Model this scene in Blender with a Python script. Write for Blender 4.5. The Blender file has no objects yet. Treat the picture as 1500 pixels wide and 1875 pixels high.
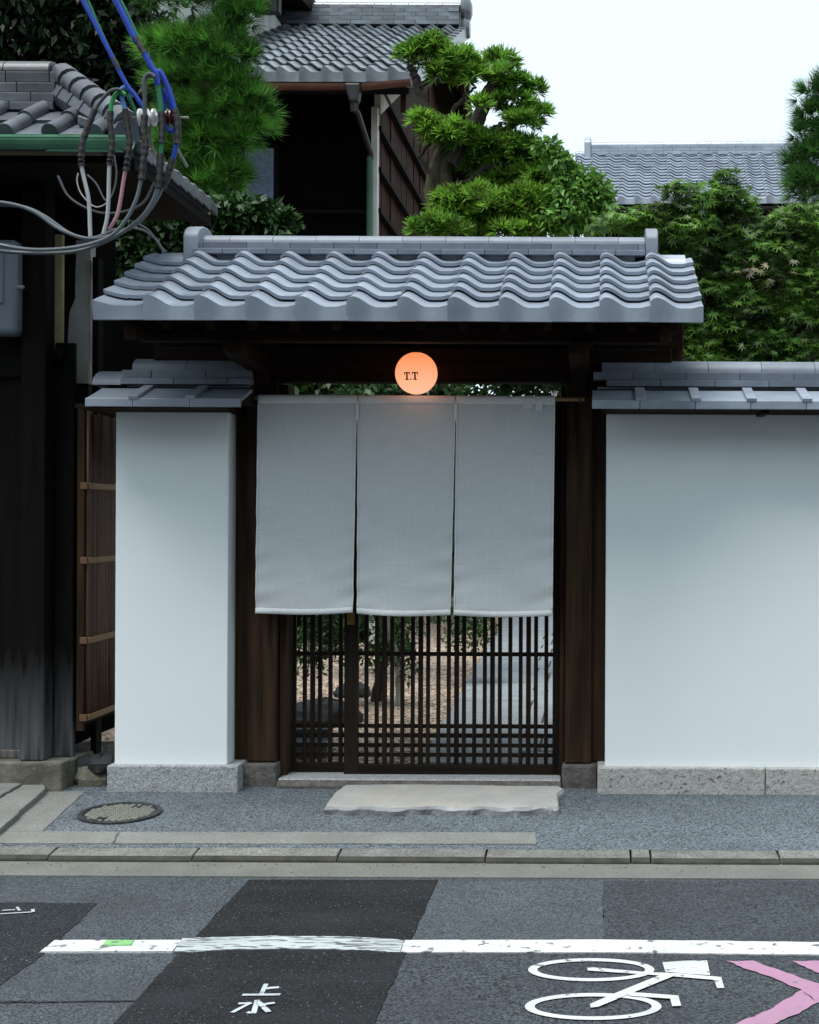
import bpy, math, random
import numpy as np
R = math.radians
random.seed(7); rng = np.random.default_rng(7)
sc = bpy.context.scene
col = sc.collection
# ------------------------------------------------------------------ camera
F, CX, CY, TH, EYE = 2600.0, 1095.0, 940.0, 0.0044, 1.5
cam_d = bpy.data.cameras.new('camera'); cam = bpy.data.objects.new('camera', cam_d); col.objects.link(cam)
cam.location = (0, 0, EYE); cam.rotation_euler = (math.pi/2, -TH, 0)
cam_d.sensor_fit = 'HORIZONTAL'; cam_d.sensor_width = 36; cam_d.lens = F/1500*36
cam_d.shift_x = (750-CX)/1500; cam_d.shift_y = (CY-937.5)/1500
cam_d.clip_start = .1; cam_d.clip_end = 2000
sc.camera = cam
# ------------------------------------------------------------------ world, sun, exposure
SUN_EL, SUN_AZ = 70, 216          # azimuth the light comes from, clockwise from +Y
world = bpy.data.worlds.new('World'); sc.world = world; world.use_nodes = True
nt = world.node_tree; nt.nodes.clear()
wo = nt.nodes.new('ShaderNodeOutputWorld'); bg = nt.nodes.new('ShaderNodeBackground')
sky = nt.nodes.new('ShaderNodeTexSky'); sky.sky_type = 'NISHITA'; sky.sun_disc = False
sky.sun_elevation = R(SUN_EL); sky.sun_rotation = R(SUN_AZ)
tc = nt.nodes.new('ShaderNodeTexCoord'); nz = nt.nodes.new('ShaderNodeTexNoise')
nz.inputs['Scale'].default_value = 2.2; nz.inputs['Detail'].default_value = 5
rp = nt.nodes.new('ShaderNodeValToRGB')
rp.color_ramp.elements[0].position = .3; rp.color_ramp.elements[0].color = (.80, .935, .975, 1)
rp.color_ramp.elements[1].position = .7; rp.color_ramp.elements[1].color = (.875, .985, 1.015, 1)
mul = nt.nodes.new('ShaderNodeVectorMath'); mul.operation = 'SCALE'; mul.inputs['Scale'].default_value = 3.3
mx = nt.nodes.new('ShaderNodeMix'); mx.data_type = 'RGBA'; mx.inputs['Factor'].default_value = .86
nt.links.new(tc.outputs['Generated'], nz.inputs['Vector']); nt.links.new(nz.outputs['Fac'], rp.inputs['Fac'])
nt.links.new(rp.outputs['Color'], mul.inputs[0])
nt.links.new(sky.outputs['Color'], mx.inputs[6]); nt.links.new(mul.outputs[0], mx.inputs[7])
nt.links.new(mx.outputs[2], bg.inputs['Color']); nt.links.new(bg.outputs[0], wo.inputs[0])
bg.inputs['Strength'].default_value = .12
sd = bpy.data.lights.new('sun', 'SUN'); sd.energy = 1.5; sd.angle = R(40); sd.color = (1, .97, .93)
so = bpy.data.objects.new('sun', sd); col.objects.link(so)
so.rotation_euler = (R(90-SUN_EL), 0, R(180-SUN_AZ)); so.location = (0, -10, 20)
sc.view_settings.view_transform = 'Standard'; sc.view_settings.look = 'None'
sc.view_settings.gamma = 1; sc.view_settings.use_curve_mapping = False; sc.view_settings.exposure = 1.6
try: sc.cycles.max_bounces = 8
except Exception: pass

# ------------------------------------------------------------------ measuring helpers (photo pixel -> metres at a known depth)
cT, sT = math.cos(TH), math.sin(TH)
def unroll(px, py):
    x, y = px-CX, py-CY
    return x*cT+y*sT, -x*sT+y*cT
def at(px, py, Y):
    x, y = unroll(px, py); return (x*Y/F, Y, EYE-y*Y/F)
def X_(px, Y, py=940): return at(px, py, Y)[0]
def Z_(py, Y, px=900): return at(px, py, Y)[2]
ROADZ = -.09
def road_pt(px, py):
    x, y = unroll(px, py); Y = (EYE-ROADZ)*F/y; return (x*Y/F, Y)
YB = 7.59; SL = .05
def walk_z(Y): return -SL*(YB-Y) if Y < YB else 0.0
def walk_pt(px, py):
    x, y = unroll(px, py); Y = (EYE+SL*YB)*F/(y+SL*F); return (x*Y/F, Y)

# ------------------------------------------------------------------ materials
MATS = {}
def mat(name, c1, c2=None, rough=.7, scale=6, stretch=(1, 1, 1), bump=.0, bscale=None, rnd=0.0, spec=.5, metal=0,
        detail=6, lo=.3, hi=.7, speck=None, transl=0, island=0, emit=None, bdist=.01, coat=0, vor=None, stain=None, tint=False):
    if name in MATS: return MATS[name]
    m = bpy.data.materials.new(name); m.use_nodes = True; t = m.node_tree; N = t.nodes; L = t.links
    b = N['Principled BSDF']; out = N['Material Output']
    c2 = c2 or tuple(v*.7 for v in c1)
    tc = N.new('ShaderNodeTexCoord'); mp = N.new('ShaderNodeMapping'); mp.inputs['Scale'].default_value = stretch
    oi = N.new('ShaderNodeObjectInfo'); sm = N.new('ShaderNodeMath'); sm.operation = 'MULTIPLY'; sm.inputs[1].default_value = 17
    L.new(oi.outputs['Random'], sm.inputs[0]); L.new(sm.outputs[0], mp.inputs['Location'])
    L.new(tc.outputs['Object'], mp.inputs['Vector'])
    n = N.new('ShaderNodeTexNoise'); n.inputs['Scale'].default_value = scale; n.inputs['Detail'].default_value = detail
    L.new(mp.outputs[0], n.inputs['Vector'])
    r = N.new('ShaderNodeValToRGB'); e = r.color_ramp.elements
    e[0].position = lo; e[0].color = (*c2, 1); e[1].position = hi; e[1].color = (*c1, 1)
    L.new(n.outputs['Fac'], r.inputs['Fac']); c = r.outputs['Color']
    def mixc(fac, a, bcol, mode='MIX'):
        q = N.new('ShaderNodeMix'); q.data_type = 'RGBA'; q.blend_type = mode
        if isinstance(fac, float): q.inputs['Factor'].default_value = fac
        else: L.new(fac, q.inputs['Factor'])
        L.new(a, q.inputs[6])
        if isinstance(bcol, tuple): q.inputs[7].default_value = (*bcol, 1)
        else: L.new(bcol, q.inputs[7])
        return q.outputs[2]
    if vor:                                   # coarse grains: (scale, dark colour, light colour)
        v = N.new('ShaderNodeTexVoronoi'); v.inputs['Scale'].default_value = vor[0]; L.new(mp.outputs[0], v.inputs['Vector'])
        vr = N.new('ShaderNodeValToRGB'); vr.color_ramp.elements[0].color = (*vor[1], 1); vr.color_ramp.elements[1].color = (*vor[2], 1)
        vr.color_ramp.elements[0].position = .15; vr.color_ramp.elements[1].position = .85
        sp = N.new('ShaderNodeSeparateColor'); L.new(v.outputs['Color'], sp.inputs[0]); L.new(sp.outputs[0], vr.inputs['Fac'])
        c = mixc(1.0, c, vr.outputs['Color'], 'MULTIPLY')
    if speck:                                 # (scale, threshold, colour, amount)
        n2 = N.new('ShaderNodeTexNoise'); n2.inputs['Scale'].default_value = speck[0]; n2.inputs['Detail'].default_value = 3
        L.new(mp.outputs[0], n2.inputs['Vector'])
        r2 = N.new('ShaderNodeValToRGB'); r2.color_ramp.elements[0].position = speck[1]; r2.color_ramp.elements[1].position = speck[1]+.06
        r2.color_ramp.elements[0].color = (0, 0, 0, 1); r2.color_ramp.elements[1].color = (speck[3],)*3+(1,)
        L.new(n2.outputs['Fac'], r2.inputs['Fac']); c = mixc(r2.outputs['Color'], c, speck[2])
    if stain:                                 # big soft blotches (scale, colour, amount, stretch)
        mp3 = N.new('ShaderNodeMapping'); mp3.inputs['Scale'].default_value = stain[3]; L.new(tc.outputs['Object'], mp3.inputs['Vector'])
        n3 = N.new('ShaderNodeTexNoise'); n3.inputs['Scale'].default_value = stain[0]; n3.inputs['Detail'].default_value = 7; n3.inputs['Roughness'].default_value = .65
        L.new(mp3.outputs[0], n3.inputs['Vector'])
        r3 = N.new('ShaderNodeValToRGB'); r3.color_ramp.elements[0].position = .45; r3.color_ramp.elements[1].position = .72
        r3.color_ramp.elements[0].color = (0, 0, 0, 1); r3.color_ramp.elements[1].color = (stain[2],)*3+(1,)
        L.new(n3.outputs['Fac'], r3.inputs['Fac']); c = mixc(r3.outputs['Color'], c, stain[1])
    rsrc = None
    if island:
        g = N.new('ShaderNodeNewGeometry'); rsrc = g.outputs['Random Per Island']; amt = island
    elif rnd: rsrc = oi.outputs['Random']; amt = rnd
    if rsrc is not None:
        mr = N.new('ShaderNodeMapRange'); mr.inputs[3].default_value = 1-amt; mr.inputs[4].default_value = 1+amt
        L.new(rsrc, mr.inputs[0]); hs = N.new('ShaderNodeHueSaturation'); L.new(mr.outputs[0], hs.inputs['Value']); L.new(c, hs.inputs['Color'])
        c = hs.outputs['Color']
    if tint:                                  # clump to clump difference stored on the leaves
        at_ = N.new('ShaderNodeAttribute'); at_.attribute_name = 'tint'; h2 = N.new('ShaderNodeHueSaturation')
        L.new(at_.outputs['Fac'], h2.inputs['Value']); L.new(c, h2.inputs['Color']); c = h2.outputs['Color']
    L.new(c, b.inputs['Base Color'])
    b.inputs['Roughness'].default_value = rough; b.inputs['Metallic'].default_value = metal
    b.inputs['Specular IOR Level'].default_value = spec
    if coat: b.inputs['Coat Weight'].default_value = coat; b.inputs['Coat Roughness'].default_value = .15
    if emit:
        b.inputs['Emission Color'].default_value = (*emit[0], 1); b.inputs['Emission Strength'].default_value = emit[1]
    if bump:
        nb = N.new('ShaderNodeTexNoise'); nb.inputs['Scale'].default_value = bscale or scale*3; nb.inputs['Detail'].default_value = 5
        L.new(mp.outputs[0], nb.inputs['Vector']); bp = N.new('ShaderNodeBump'); bp.inputs['Strength'].default_value = bump
        bp.inputs['Distance'].default_value = bdist; L.new(nb.outputs['Fac'], bp.inputs['Height']); L.new(bp.outputs[0], b.inputs['Normal'])
    if transl:
        tr = N.new('ShaderNodeBsdfTranslucent'); L.new(c, tr.inputs['Color']); ms = N.new('ShaderNodeMixShader'); ms.inputs[0].default_value = transl
        L.new(b.outputs[0], ms.inputs[1]); L.new(tr.outputs[0], ms.inputs[2]); L.new(ms.outputs[0], out.inputs[0])
    MATS[name] = m; return m

TILE = mat('smoked_tile', (.275, .32, .385), (.215, .25, .305), rough=.30, scale=7, bump=.08, bscale=40, rnd=.16, spec=1.0, stain=(7, (.15, .175, .21), .45, (1, 1, 1)))
TILE_RIDGE = mat('matte_ridge_tile', (.195, .228, .278), (.15, .176, .216), rough=.5, scale=7, bump=.12, bscale=40, rnd=.18, spec=.5, stain=(7, (.10, .118, .145), .5, (1, 1, 1)))
TILE_OLD = mat('weathered_tile', (.15, .172, .206), (.07, .082, .10), rough=.28, scale=5, bump=.1, bscale=30, rnd=.35, spec=1.0, stain=(5, (.06, .07, .075), .7, (1, 1, 1)))
TILE_SOOT = mat('sooty_tile', (.085, .098, .12), (.04, .046, .058), rough=.42, scale=6, bump=.15, bscale=30, rnd=.3, spec=.6, stain=(6, (.03, .035, .03), .6, (1, 1, 1)))
TILE_FAR = mat('pale_tile', (.29, .335, .40), (.22, .255, .31), rough=.28, scale=4, bump=.06, rnd=.14, spec=.9)
TILE_DARK = mat('dark_tile', (.07, .08, .10), (.035, .042, .055), rough=.5, scale=6, bump=.15, bscale=30, rnd=.2)
PLASTER = mat('white_plaster', (.80, .855, .87), (.775, .83, .85), rough=.85, scale=1.5, bump=.10, bscale=14, stain=(1.2, (.73, .785, .80), .4, (1.4, 1, .35)))
PLASTER_OLD = mat('aged_plaster', (.62, .63, .60), (.45, .46, .44), rough=.9, scale=4, bump=.2, stain=(3, (.22, .22, .20), .6, (1, 1, .4)))
EARTH = mat('earth_plaster', (.30, .27, .15), (.22, .19, .10), rough=.95, scale=12, bump=.3)
def wood(name, a, b, ax, **k):
    s = {'z': (9, 9, .55), 'x': (.55, 9, 9), 'y': (9, .55, 9)}[ax]; k.setdefault('spec', .10)
    return mat(name, a, b, stretch=s, scale=k.pop('scale', 3.2), bump=k.pop('bump', .35), bscale=k.pop('bscale', 8), rough=k.pop('rough', .75), lo=.28, hi=.72, bdist=.006, **k)
WV = wood('brown_post_wood', (.056, .033, .018), (.011, .0075, .005), 'z', rnd=.12)
WX = wood('brown_beam_wood', (.026, .014, .008), (.007, .004, .0025), 'x', rnd=.1)
WY = wood('brown_rafter_wood', (.026, .014, .008), (.007, .004, .0025), 'y', rnd=.1)
WLAT = wood('lattice_wood_upright', (.022, .0155, .0105), (.008, .006, .0045), 'z', rnd=.2, rough=.7)
WLATX = wood('lattice_wood_rail', (.022, .0155, .0105), (.008, .006, .0045), 'x', rnd=.15, rough=.7)
WDARK = wood('blackened_wood', (.0055, .0045, .004), (.0018, .0016, .0014), 'z', rnd=.25)
WDARKX = wood('blackened_beam', (.0055, .0045, .004), (.0018, .0016, .0014), 'x', rnd=.25)
WRED = wood('red_brown_boards', (.050, .017, .010), (.006, .003, .0025), 'z', rnd=.35)
WPALE = wood('bleached_wood', (.16, .15, .145), (.04, .036, .034), 'z', rnd=.1)
def bleached(name):                            # old post wood, sun and splash bleached near the ground
    m = wood(name, (.0055, .0045, .004), (.0018, .0016, .0014), 'z'); t = m.node_tree; N = t.nodes; L = t.links; b = N['Principled BSDF']
    src = b.inputs['Base Color'].links[0].from_socket; tc = N.new('ShaderNodeTexCoord'); sp = N.new('ShaderNodeSeparateXYZ'); L.new(tc.outputs['Object'], sp.inputs[0])
    mp = N.new('ShaderNodeMapping'); mp.inputs['Scale'].default_value = (14, 14, 1.2); L.new(tc.outputs['Object'], mp.inputs[0])
    n = N.new('ShaderNodeTexNoise'); n.inputs['Scale'].default_value = 2; n.inputs['Detail'].default_value = 6; L.new(mp.outputs[0], n.inputs['Vector'])
    a = N.new('ShaderNodeMath'); a.operation = 'MULTIPLY_ADD'; a.inputs[1].default_value = .5; L.new(n.outputs['Fac'], a.inputs[0]); L.new(sp.outputs[2], a.inputs[2])
    r = N.new('ShaderNodeValToRGB'); e = r.color_ramp.elements; e[0].position = .42; e[0].color = (.85, .85, .85, 1); e[1].position = 1.0; e[1].color = (0, 0, 0, 1); L.new(a.outputs[0], r.inputs[0])
    n2 = N.new('ShaderNodeValToRGB'); n2.color_ramp.elements[0].color = (.02, .02, .021, 1); n2.color_ramp.elements[1].color = (.15, .155, .165, 1); n2.color_ramp.elements[0].position = .3; n2.color_ramp.elements[1].position = .65; L.new(n.outputs['Fac'], n2.inputs[0])
    q = N.new('ShaderNodeMix'); q.data_type = 'RGBA'; L.new(r.outputs[0], q.inputs['Factor']); L.new(src, q.inputs[6]); L.new(n2.outputs[0], q.inputs[7]); L.new(q.outputs[2], b.inputs['Base Color']); return m
WBL = bleached('bleached_post_wood')
BAMBOO = mat('bamboo_slats', (.10, .045, .018), (.04, .018, .008), rough=.5, scale=5, stretch=(5, 5, .6), rnd=.3)
BAMBOOY = mat('split_bamboo', (.24, .14, .055), (.15, .08, .03), rough=.45, scale=5, rnd=.15)
GRAN = mat('grey_granite', (.46, .49, .51), (.36, .39, .41), rough=.85, scale=30, bump=.6, bscale=45, vor=(210, (.55, .55, .55), (1, 1, 1)), speck=(120, .60, (.06, .065, .07), .8))
GRAN2 = mat('speckled_granite', (.47, .475, .46), (.38, .385, .37), rough=.9, scale=12, bump=.7, bscale=40, vor=(150, (.7, .7, .7), (1, 1, 1)), speck=(48, .61, (.085, .075, .065), .9))
GRAN_D = mat('dark_granite', (.13, .125, .115), (.055, .053, .048), rough=.9, scale=18, bump=.9, bscale=30, speck=(90, .6, (.25, .24, .22), .5))
SLAB = mat('pale_step_stone', (.35, .36, .345), (.27, .28, .27), rough=.85, scale=5, bump=.4, bscale=40, speck=(38, .63, (.20, .18, .15), .7), stain=(2.4, (.40, .35, .27), .5, (1, 1, 1)))
SLAB_E = mat('broken_stone_edge', (.34, .36, .36), (.15, .16, .17), rough=.95, scale=9, bump=1, bscale=25)
MOSSY = mat('mossy_stone', (.16, .155, .125), (.07, .07, .055), rough=.95, scale=7, bump=.9, bscale=25, speck=(60, .62, (.28, .27, .23), .6), stain=(4, (.045, .055, .025), .6, (1, 1, 1)))
ROCK = mat('dark_rock', (.040, .044, .048), (.010, .011, .012), rough=.9, spec=.2, scale=6, bump=1, bscale=12)
AGG = mat('aggregate_paving', (.098, .120, .140), (.073, .090, .106), rough=.85, scale=3, bump=.9, bscale=100, vor=(150, (.30, .30, .30), (1.75, 1.75, 1.75)))
CONC = mat('pale_concrete', (.20, .212, .20), (.15, .16, .15), rough=.9, scale=4, bump=.4, bscale=80, vor=(190, (.75, .75, .75), (1.15, 1.15, 1.15)), stain=(4, (.12, .127, .12), .5, (1, 1, 1)))
KERB = mat('kerb_concrete', (.19, .197, .185), (.115, .12, .112), rough=.9, scale=9, bump=.6, bscale=60, vor=(150, (.65, .65, .65), (1.2, 1.2, 1.2)), rnd=.1)
KERBF = mat('dark_kerb_face', (.045, .046, .035), (.02, .022, .016), rough=.95, scale=14, bump=.6)  # kerb front face, coloured darker and greener than the top
GUT = mat('gutter_concrete', (.155, .163, .150), (.115, .121, .112), rough=.9, scale=5, bump=.3, bscale=70, vor=(200, (.8, .8, .8), (1.1, 1.1, 1.1)), stain=(3, (.12, .12, .11), .6, (1, 3, 1)))
def asph(name, v, g=190, **k):
    a = (v*.84, v, v*1.17); return mat(name, tuple(x*1.1 for x in a), tuple(x*.82 for x in a), rough=.9, spec=.25, scale=2.5, bump=.9, bscale=95, vor=(g, (.38, .38, .38), (1.6, 1.6, 1.6)), speck=(130, .67, (.30, .33, .36), .85), detail=9, **k)
ROAD = asph('worn_asphalt', .066, stain=(1.6, (.045, .05, .056), .5, (1, 1.5, 1)))
ROAD_D = asph('fresh_asphalt', .012, stain=(2.2, (.024, .027, .031), .6, (1, 2, 1)))
ROAD_L = asph('pale_asphalt', .078, stain=(2, (.052, .06, .07), .5, (1, 2, 1)))
ROAD_M = asph('coarse_asphalt', .050, 140, stain=(1.8, (.032, .037, .044), .55, (1, 2, 1)))
ROAD_B = asph('blue_black_asphalt', .022)
def paint(name, c, wear, base=(.08, .085, .095), sc_=22, st=(1, 1, 1), edge=.04):
    m = mat(name, c, tuple(v*.9 for v in c), rough=.7, scale=10, bump=.3, bscale=90, stretch=st, speck=(sc_, wear, base, .95), stain=(2.5, tuple(.55*a+.45*b for a, b in zip(c, base)), .55, (1, 2.5, 1))); return m
PW = paint('white_road_paint', (.56, .58, .58), .60)
PWT = paint('thin_road_paint', (.42, .47, .48), .52, (.05, .055, .06), 14, (1, 5, 1))
PWB = paint('chalky_road_paint', (.50, .53, .53), .62)
PT = paint('sprayed_white_paint', (.42, .47, .50), .60, (.05, .055, .06), 40)
PG = paint('green_road_paint', (.20, .46, .17), .62)
PP = paint('pink_road_paint', (.35, .185, .285), .63, (.16, .13, .16), 30)
LINEN = None
IRON = mat('cast_iron', (.055, .06, .065), (.02, .022, .024), rough=.6, scale=20, metal=.4, bump=.4)
IRONP = mat('iron_stud', (.24, .245, .21), (.15, .155, .13), rough=.8, scale=30, rnd=.1)
BRASS = mat('aged_brass', (.30, .19, .05), (.16, .10, .03), rough=.45, metal=.6, scale=30)
COPPER = mat('verdigris_copper', (.095, .30, .17), (.05, .17, .10), rough=.6, scale=6, bump=.1, stain=(6, (.06, .09, .05), .6, (1, 1, 1)))
COPBR = mat('brown_copper_gutter', (.13, .05, .032), (.07, .03, .02), rough=.45, scale=6)
BLACKP = mat('black_plastic', (.02, .02, .023), (.012, .012, .014), rough=.45)
STEELG = mat('grey_painted_metal', (.15, .18, .22), (.12, .145, .18), rough=.5, scale=3)
GLASS_R = mat('painted_sky_pane', (.17, .22, .31), (.13, .17, .25), rough=.12, scale=2, spec=.9, stain=(16, (.02, .03, .03), .5, (1, 1, 1)))  # blue of the reflected sky painted into the base colour
DARKIN = mat('painted_dark_interior', (.003, .003, .003), (.002, .002, .002), rough=1, spec=.02)  # near-black wall colour stands in for the darkness of unlit rooms
BARK = mat('dark_bark', (.040, .032, .025), (.012, .010, .008), rough=.95, scale=14, stretch=(3, 3, 1), bump=1, bscale=20)
BARKG = mat('mossy_bark', (.10, .085, .045), (.035, .032, .018), rough=.95, scale=12, bump=1)
def leaf(name, a, b, tr=.35, rough=.5, isl=.3, spec=.4): return mat(name, a, b, rough=rough, scale=1.6, transl=tr, island=isl, spec=spec, tint=True)
L_PODO = leaf('podocarpus_leaf', (.25, .46, .055), (.10, .26, .03), tr=.42)
L_PINE = leaf('pine_needle', (.12, .33, .045), (.05, .17, .022))
L_PINE2 = leaf('pine_needle_blue', (.09, .24, .05), (.035, .12, .025))
L_MAPLE = leaf('maple_leaf', (.13, .27, .035), (.045, .125, .018), tr=.42)
L_CAM = leaf('camellia_leaf', (.028, .080, .013), (.010, .036, .007), tr=.15, rough=.42, spec=.25)
L_DARK = leaf('evergreen_leaf', (.008, .024, .006), (.003, .010, .003), tr=.15, rough=.35, spec=.18)
L_LIGHT = leaf('light_shrub_leaf', (.16, .34, .06), (.08, .20, .03))
L_HEDGE = leaf('hedge_leaf', (.045, .13, .022), (.016, .055, .010), tr=.25)

# ------------------------------------------------------------------ object helpers
def tag(o, label=None, cat=None, group=None, kind=None):
    if label: o['label'] = label
    if cat: o['category'] = cat
    if group: o['group'] = group
    if kind: o['kind'] = kind
    return o
def thing(name, label, cat, loc=(0, 0, 0), group=None, rotz=0):
    o = bpy.data.objects.new(name, None); col.objects.link(o); o.location = loc; o.rotation_euler = (0, 0, rotz)
    o.empty_display_size = .1
    return tag(o, label, cat, group)
def wloc(o):
    v = np.zeros(3)
    while o is not None: v += np.array(o.location); o = o.parent
    return v
def link(name, me, parent=None, loc=None):
    o = bpy.data.objects.new(name, me); col.objects.link(o)
    if parent is not None: o.parent = parent
    if loc is not None: o.location = loc
    return o
class MB:
    def __init__(s): s.v = []; s.f = []
    def add(s, vs, fs):
        n = len(s.v); s.v += [tuple(p) for p in vs]; s.f += [tuple(i+n for i in q) for q in fs]; return s
    def hexa(s, p):   # p: bottom four ccw, top four ccw
        return s.add(p, [(3, 2, 1, 0), (4, 5, 6, 7), (0, 1, 5, 4), (1, 2, 6, 5), (2, 3, 7, 6), (3, 0, 4, 7)])
    def box(s, x0, x1, y0, y1, z0, z1):
        return s.hexa([(x0, y0, z0), (x1, y0, z0), (x1, y1, z0), (x0, y1, z0), (x0, y0, z1), (x1, y0, z1), (x1, y1, z1), (x0, y1, z1)])
    def prism(s, poly, z0, z1):       # poly ccw list of (x,y)
        n = len(poly); v = [(x, y, z0) for x, y in poly]+[(x, y, z1) for x, y in poly]
        return s.add(v, [tuple(range(n-1, -1, -1)), tuple(range(n, 2*n))]+[(i, (i+1) % n, n+(i+1) % n, n+i) for i in range(n)])
    def prismx(s, poly, x0, x1):      # poly of (y,z) swept along x
        n = len(poly); v = [(x0, y, z) for y, z in poly]+[(x1, y, z) for y, z in poly]
        return s.add(v, [tuple(range(n-1, -1, -1)), tuple(range(n, 2*n))]+[(i, (i+1) % n, n+(i+1) % n, n+i) for i in range(n)])
    def prismy(s, poly, y0, y1):      # poly of (x,z)
        n = len(poly); v = [(x, y0, z) for x, z in poly]+[(x, y1, z) for x, z in poly]
        return s.add(v, [tuple(range(n)), tuple(range(2*n-1, n-1, -1))]+[((i+1) % n, i, n+i, n+(i+1) % n) for i in range(n)])
    def tube(s, pts, rad, n=8, cap=True):
        P = [np.array(p, float) for p in pts]; rad = rad if hasattr(rad, '__len__') else [rad]*len(P)
        base = len(s.v); prev = None
        for i, p in enumerate(P):
            d = P[min(i+1, len(P)-1)]-P[max(i-1, 0)]; d /= (np.linalg.norm(d)+1e-9)
            if prev is None:
                a = np.array((0, 0, 1.)) if abs(d[2]) < .9 else np.array((1., 0, 0)); u = np.cross(d, a)
            else: u = prev-d*np.dot(prev, d)
            u /= (np.linalg.norm(u)+1e-9); w = np.cross(d, u); prev = u
            for k in range(n):
                t = 2*math.pi*k/n; s.v.append(tuple(p+rad[i]*(math.cos(t)*u+math.sin(t)*w)))
        for i in range(len(P)-1):
            for k in range(n):
                a = base+i*n+k; b = base+i*n+(k+1) % n; s.f.append((a, b, b+n, a+n))
        if cap:
            s.f.append(tuple(base+k for k in range(n-1, -1, -1))); e = base+(len(P)-1)*n; s.f.append(tuple(e+k for k in range(n)))
        return s
    def lathe(s, prof, c, axis='z', n=20):   # prof of (r, h)
        base = len(s.v)
        for r, h in prof:
            for k in range(n):
                t = 2*math.pi*k/n; a, b = r*math.cos(t), r*math.sin(t)
                q = {'z': (a, b, h), 'x': (h, a, b), 'y': (b, h, a)}[axis]
                s.v.append((c[0]+q[0], c[1]+q[1], c[2]+q[2]))
        for i in range(len(prof)-1):
            for k in range(n):
                a = base+i*n+k; b = base+i*n+(k+1) % n; s.f.append((a, b, b+n, a+n))
        s.f.append(tuple(base+k for k in range(n-1, -1, -1))); e = base+(len(prof)-1)*n; s.f.append(tuple(e+k for k in range(n)))
        return s
    def mesh(s, name, m, smooth=False, off=(0, 0, 0)):
        me = bpy.data.meshes.new(name); me.from_pydata([(x-off[0], y-off[1], z-off[2]) for x, y, z in s.v], [], s.f); me.update()
        me.materials.append(m)
        if smooth: me.shade_smooth()
        return me
    def build(s, name, m, parent=None, smooth=False, bevel=0, seg=2, label=None, angle=40):
        off = wloc(parent) if parent is not None else (0, 0, 0)
        o = link(name, s.mesh(name, m, smooth, off), parent)
        if smooth: autosmooth(o, angle)
        if bevel: bev(o, bevel, seg)
        if label: o['label'] = label
        return o
def autosmooth(o, angle=40):
    me = o.data
    try: me.set_sharp_from_angle(angle=R(angle))
    except Exception: pass
def bev(o, w, seg=2):
    b = o.modifiers.new('bevel', 'BEVEL'); b.width = w; b.segments = seg; b.limit_method = 'ANGLE'; b.angle_limit = R(35)
def inst(name, me, parent, wpos, bevel=0):
    o = link(name, me, parent); off = wloc(parent) if parent is not None else np.zeros(3)
    o.location = tuple(np.array(wpos)-off)
    if bevel: bev(o, bevel, 2)
    return o
def rough_poly(pts, n=7, amp=.01, seed=1):
    """edge wander: a few smooth waves plus a little grit"""
    r = random.Random(seed); out = []
    for i in range(len(pts)):
        a, b = pts[i], pts[(i+1) % len(pts)]; L = math.hypot(b[0]-a[0], b[1]-a[1])+1e-6
        nx, ny = -(b[1]-a[1])/L, (b[0]-a[0])/L; m = max(3, min(90, int(L/.018), n*5)); ph = [r.uniform(0, 6.3) for _ in range(4)]
        for k in range(m):
            t = k/m; s = t*L; w = min(1, 4*t, 4*(1-t)) if k else 0
            j = amp*(.5*math.sin(s*9+ph[0])+.4*math.sin(s*23+ph[1])+.3*math.sin(s*57+ph[2])+.35*r.uniform(-1, 1))*w
            out.append((a[0]+(b[0]-a[0])*t+nx*j, a[1]+(b[1]-a[1])*t+ny*j))
    return out
def smooth_path(pts, n=8):
    P = [np.array(p, float) for p in pts]; P = [2*P[0]-P[1]]+P+[2*P[-1]-P[-2]]; out = []
    for i in range(1, len(P)-2):
        for k in range(n):
            t = k/n; a, b, c, d = P[i-1:i+3]
            out.append(.5*((2*b)+(c-a)*t+(2*a-5*b+4*c-d)*t*t+(3*b-a-3*c+d)*t**3))
    out.append(P[-2]); return out
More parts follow.
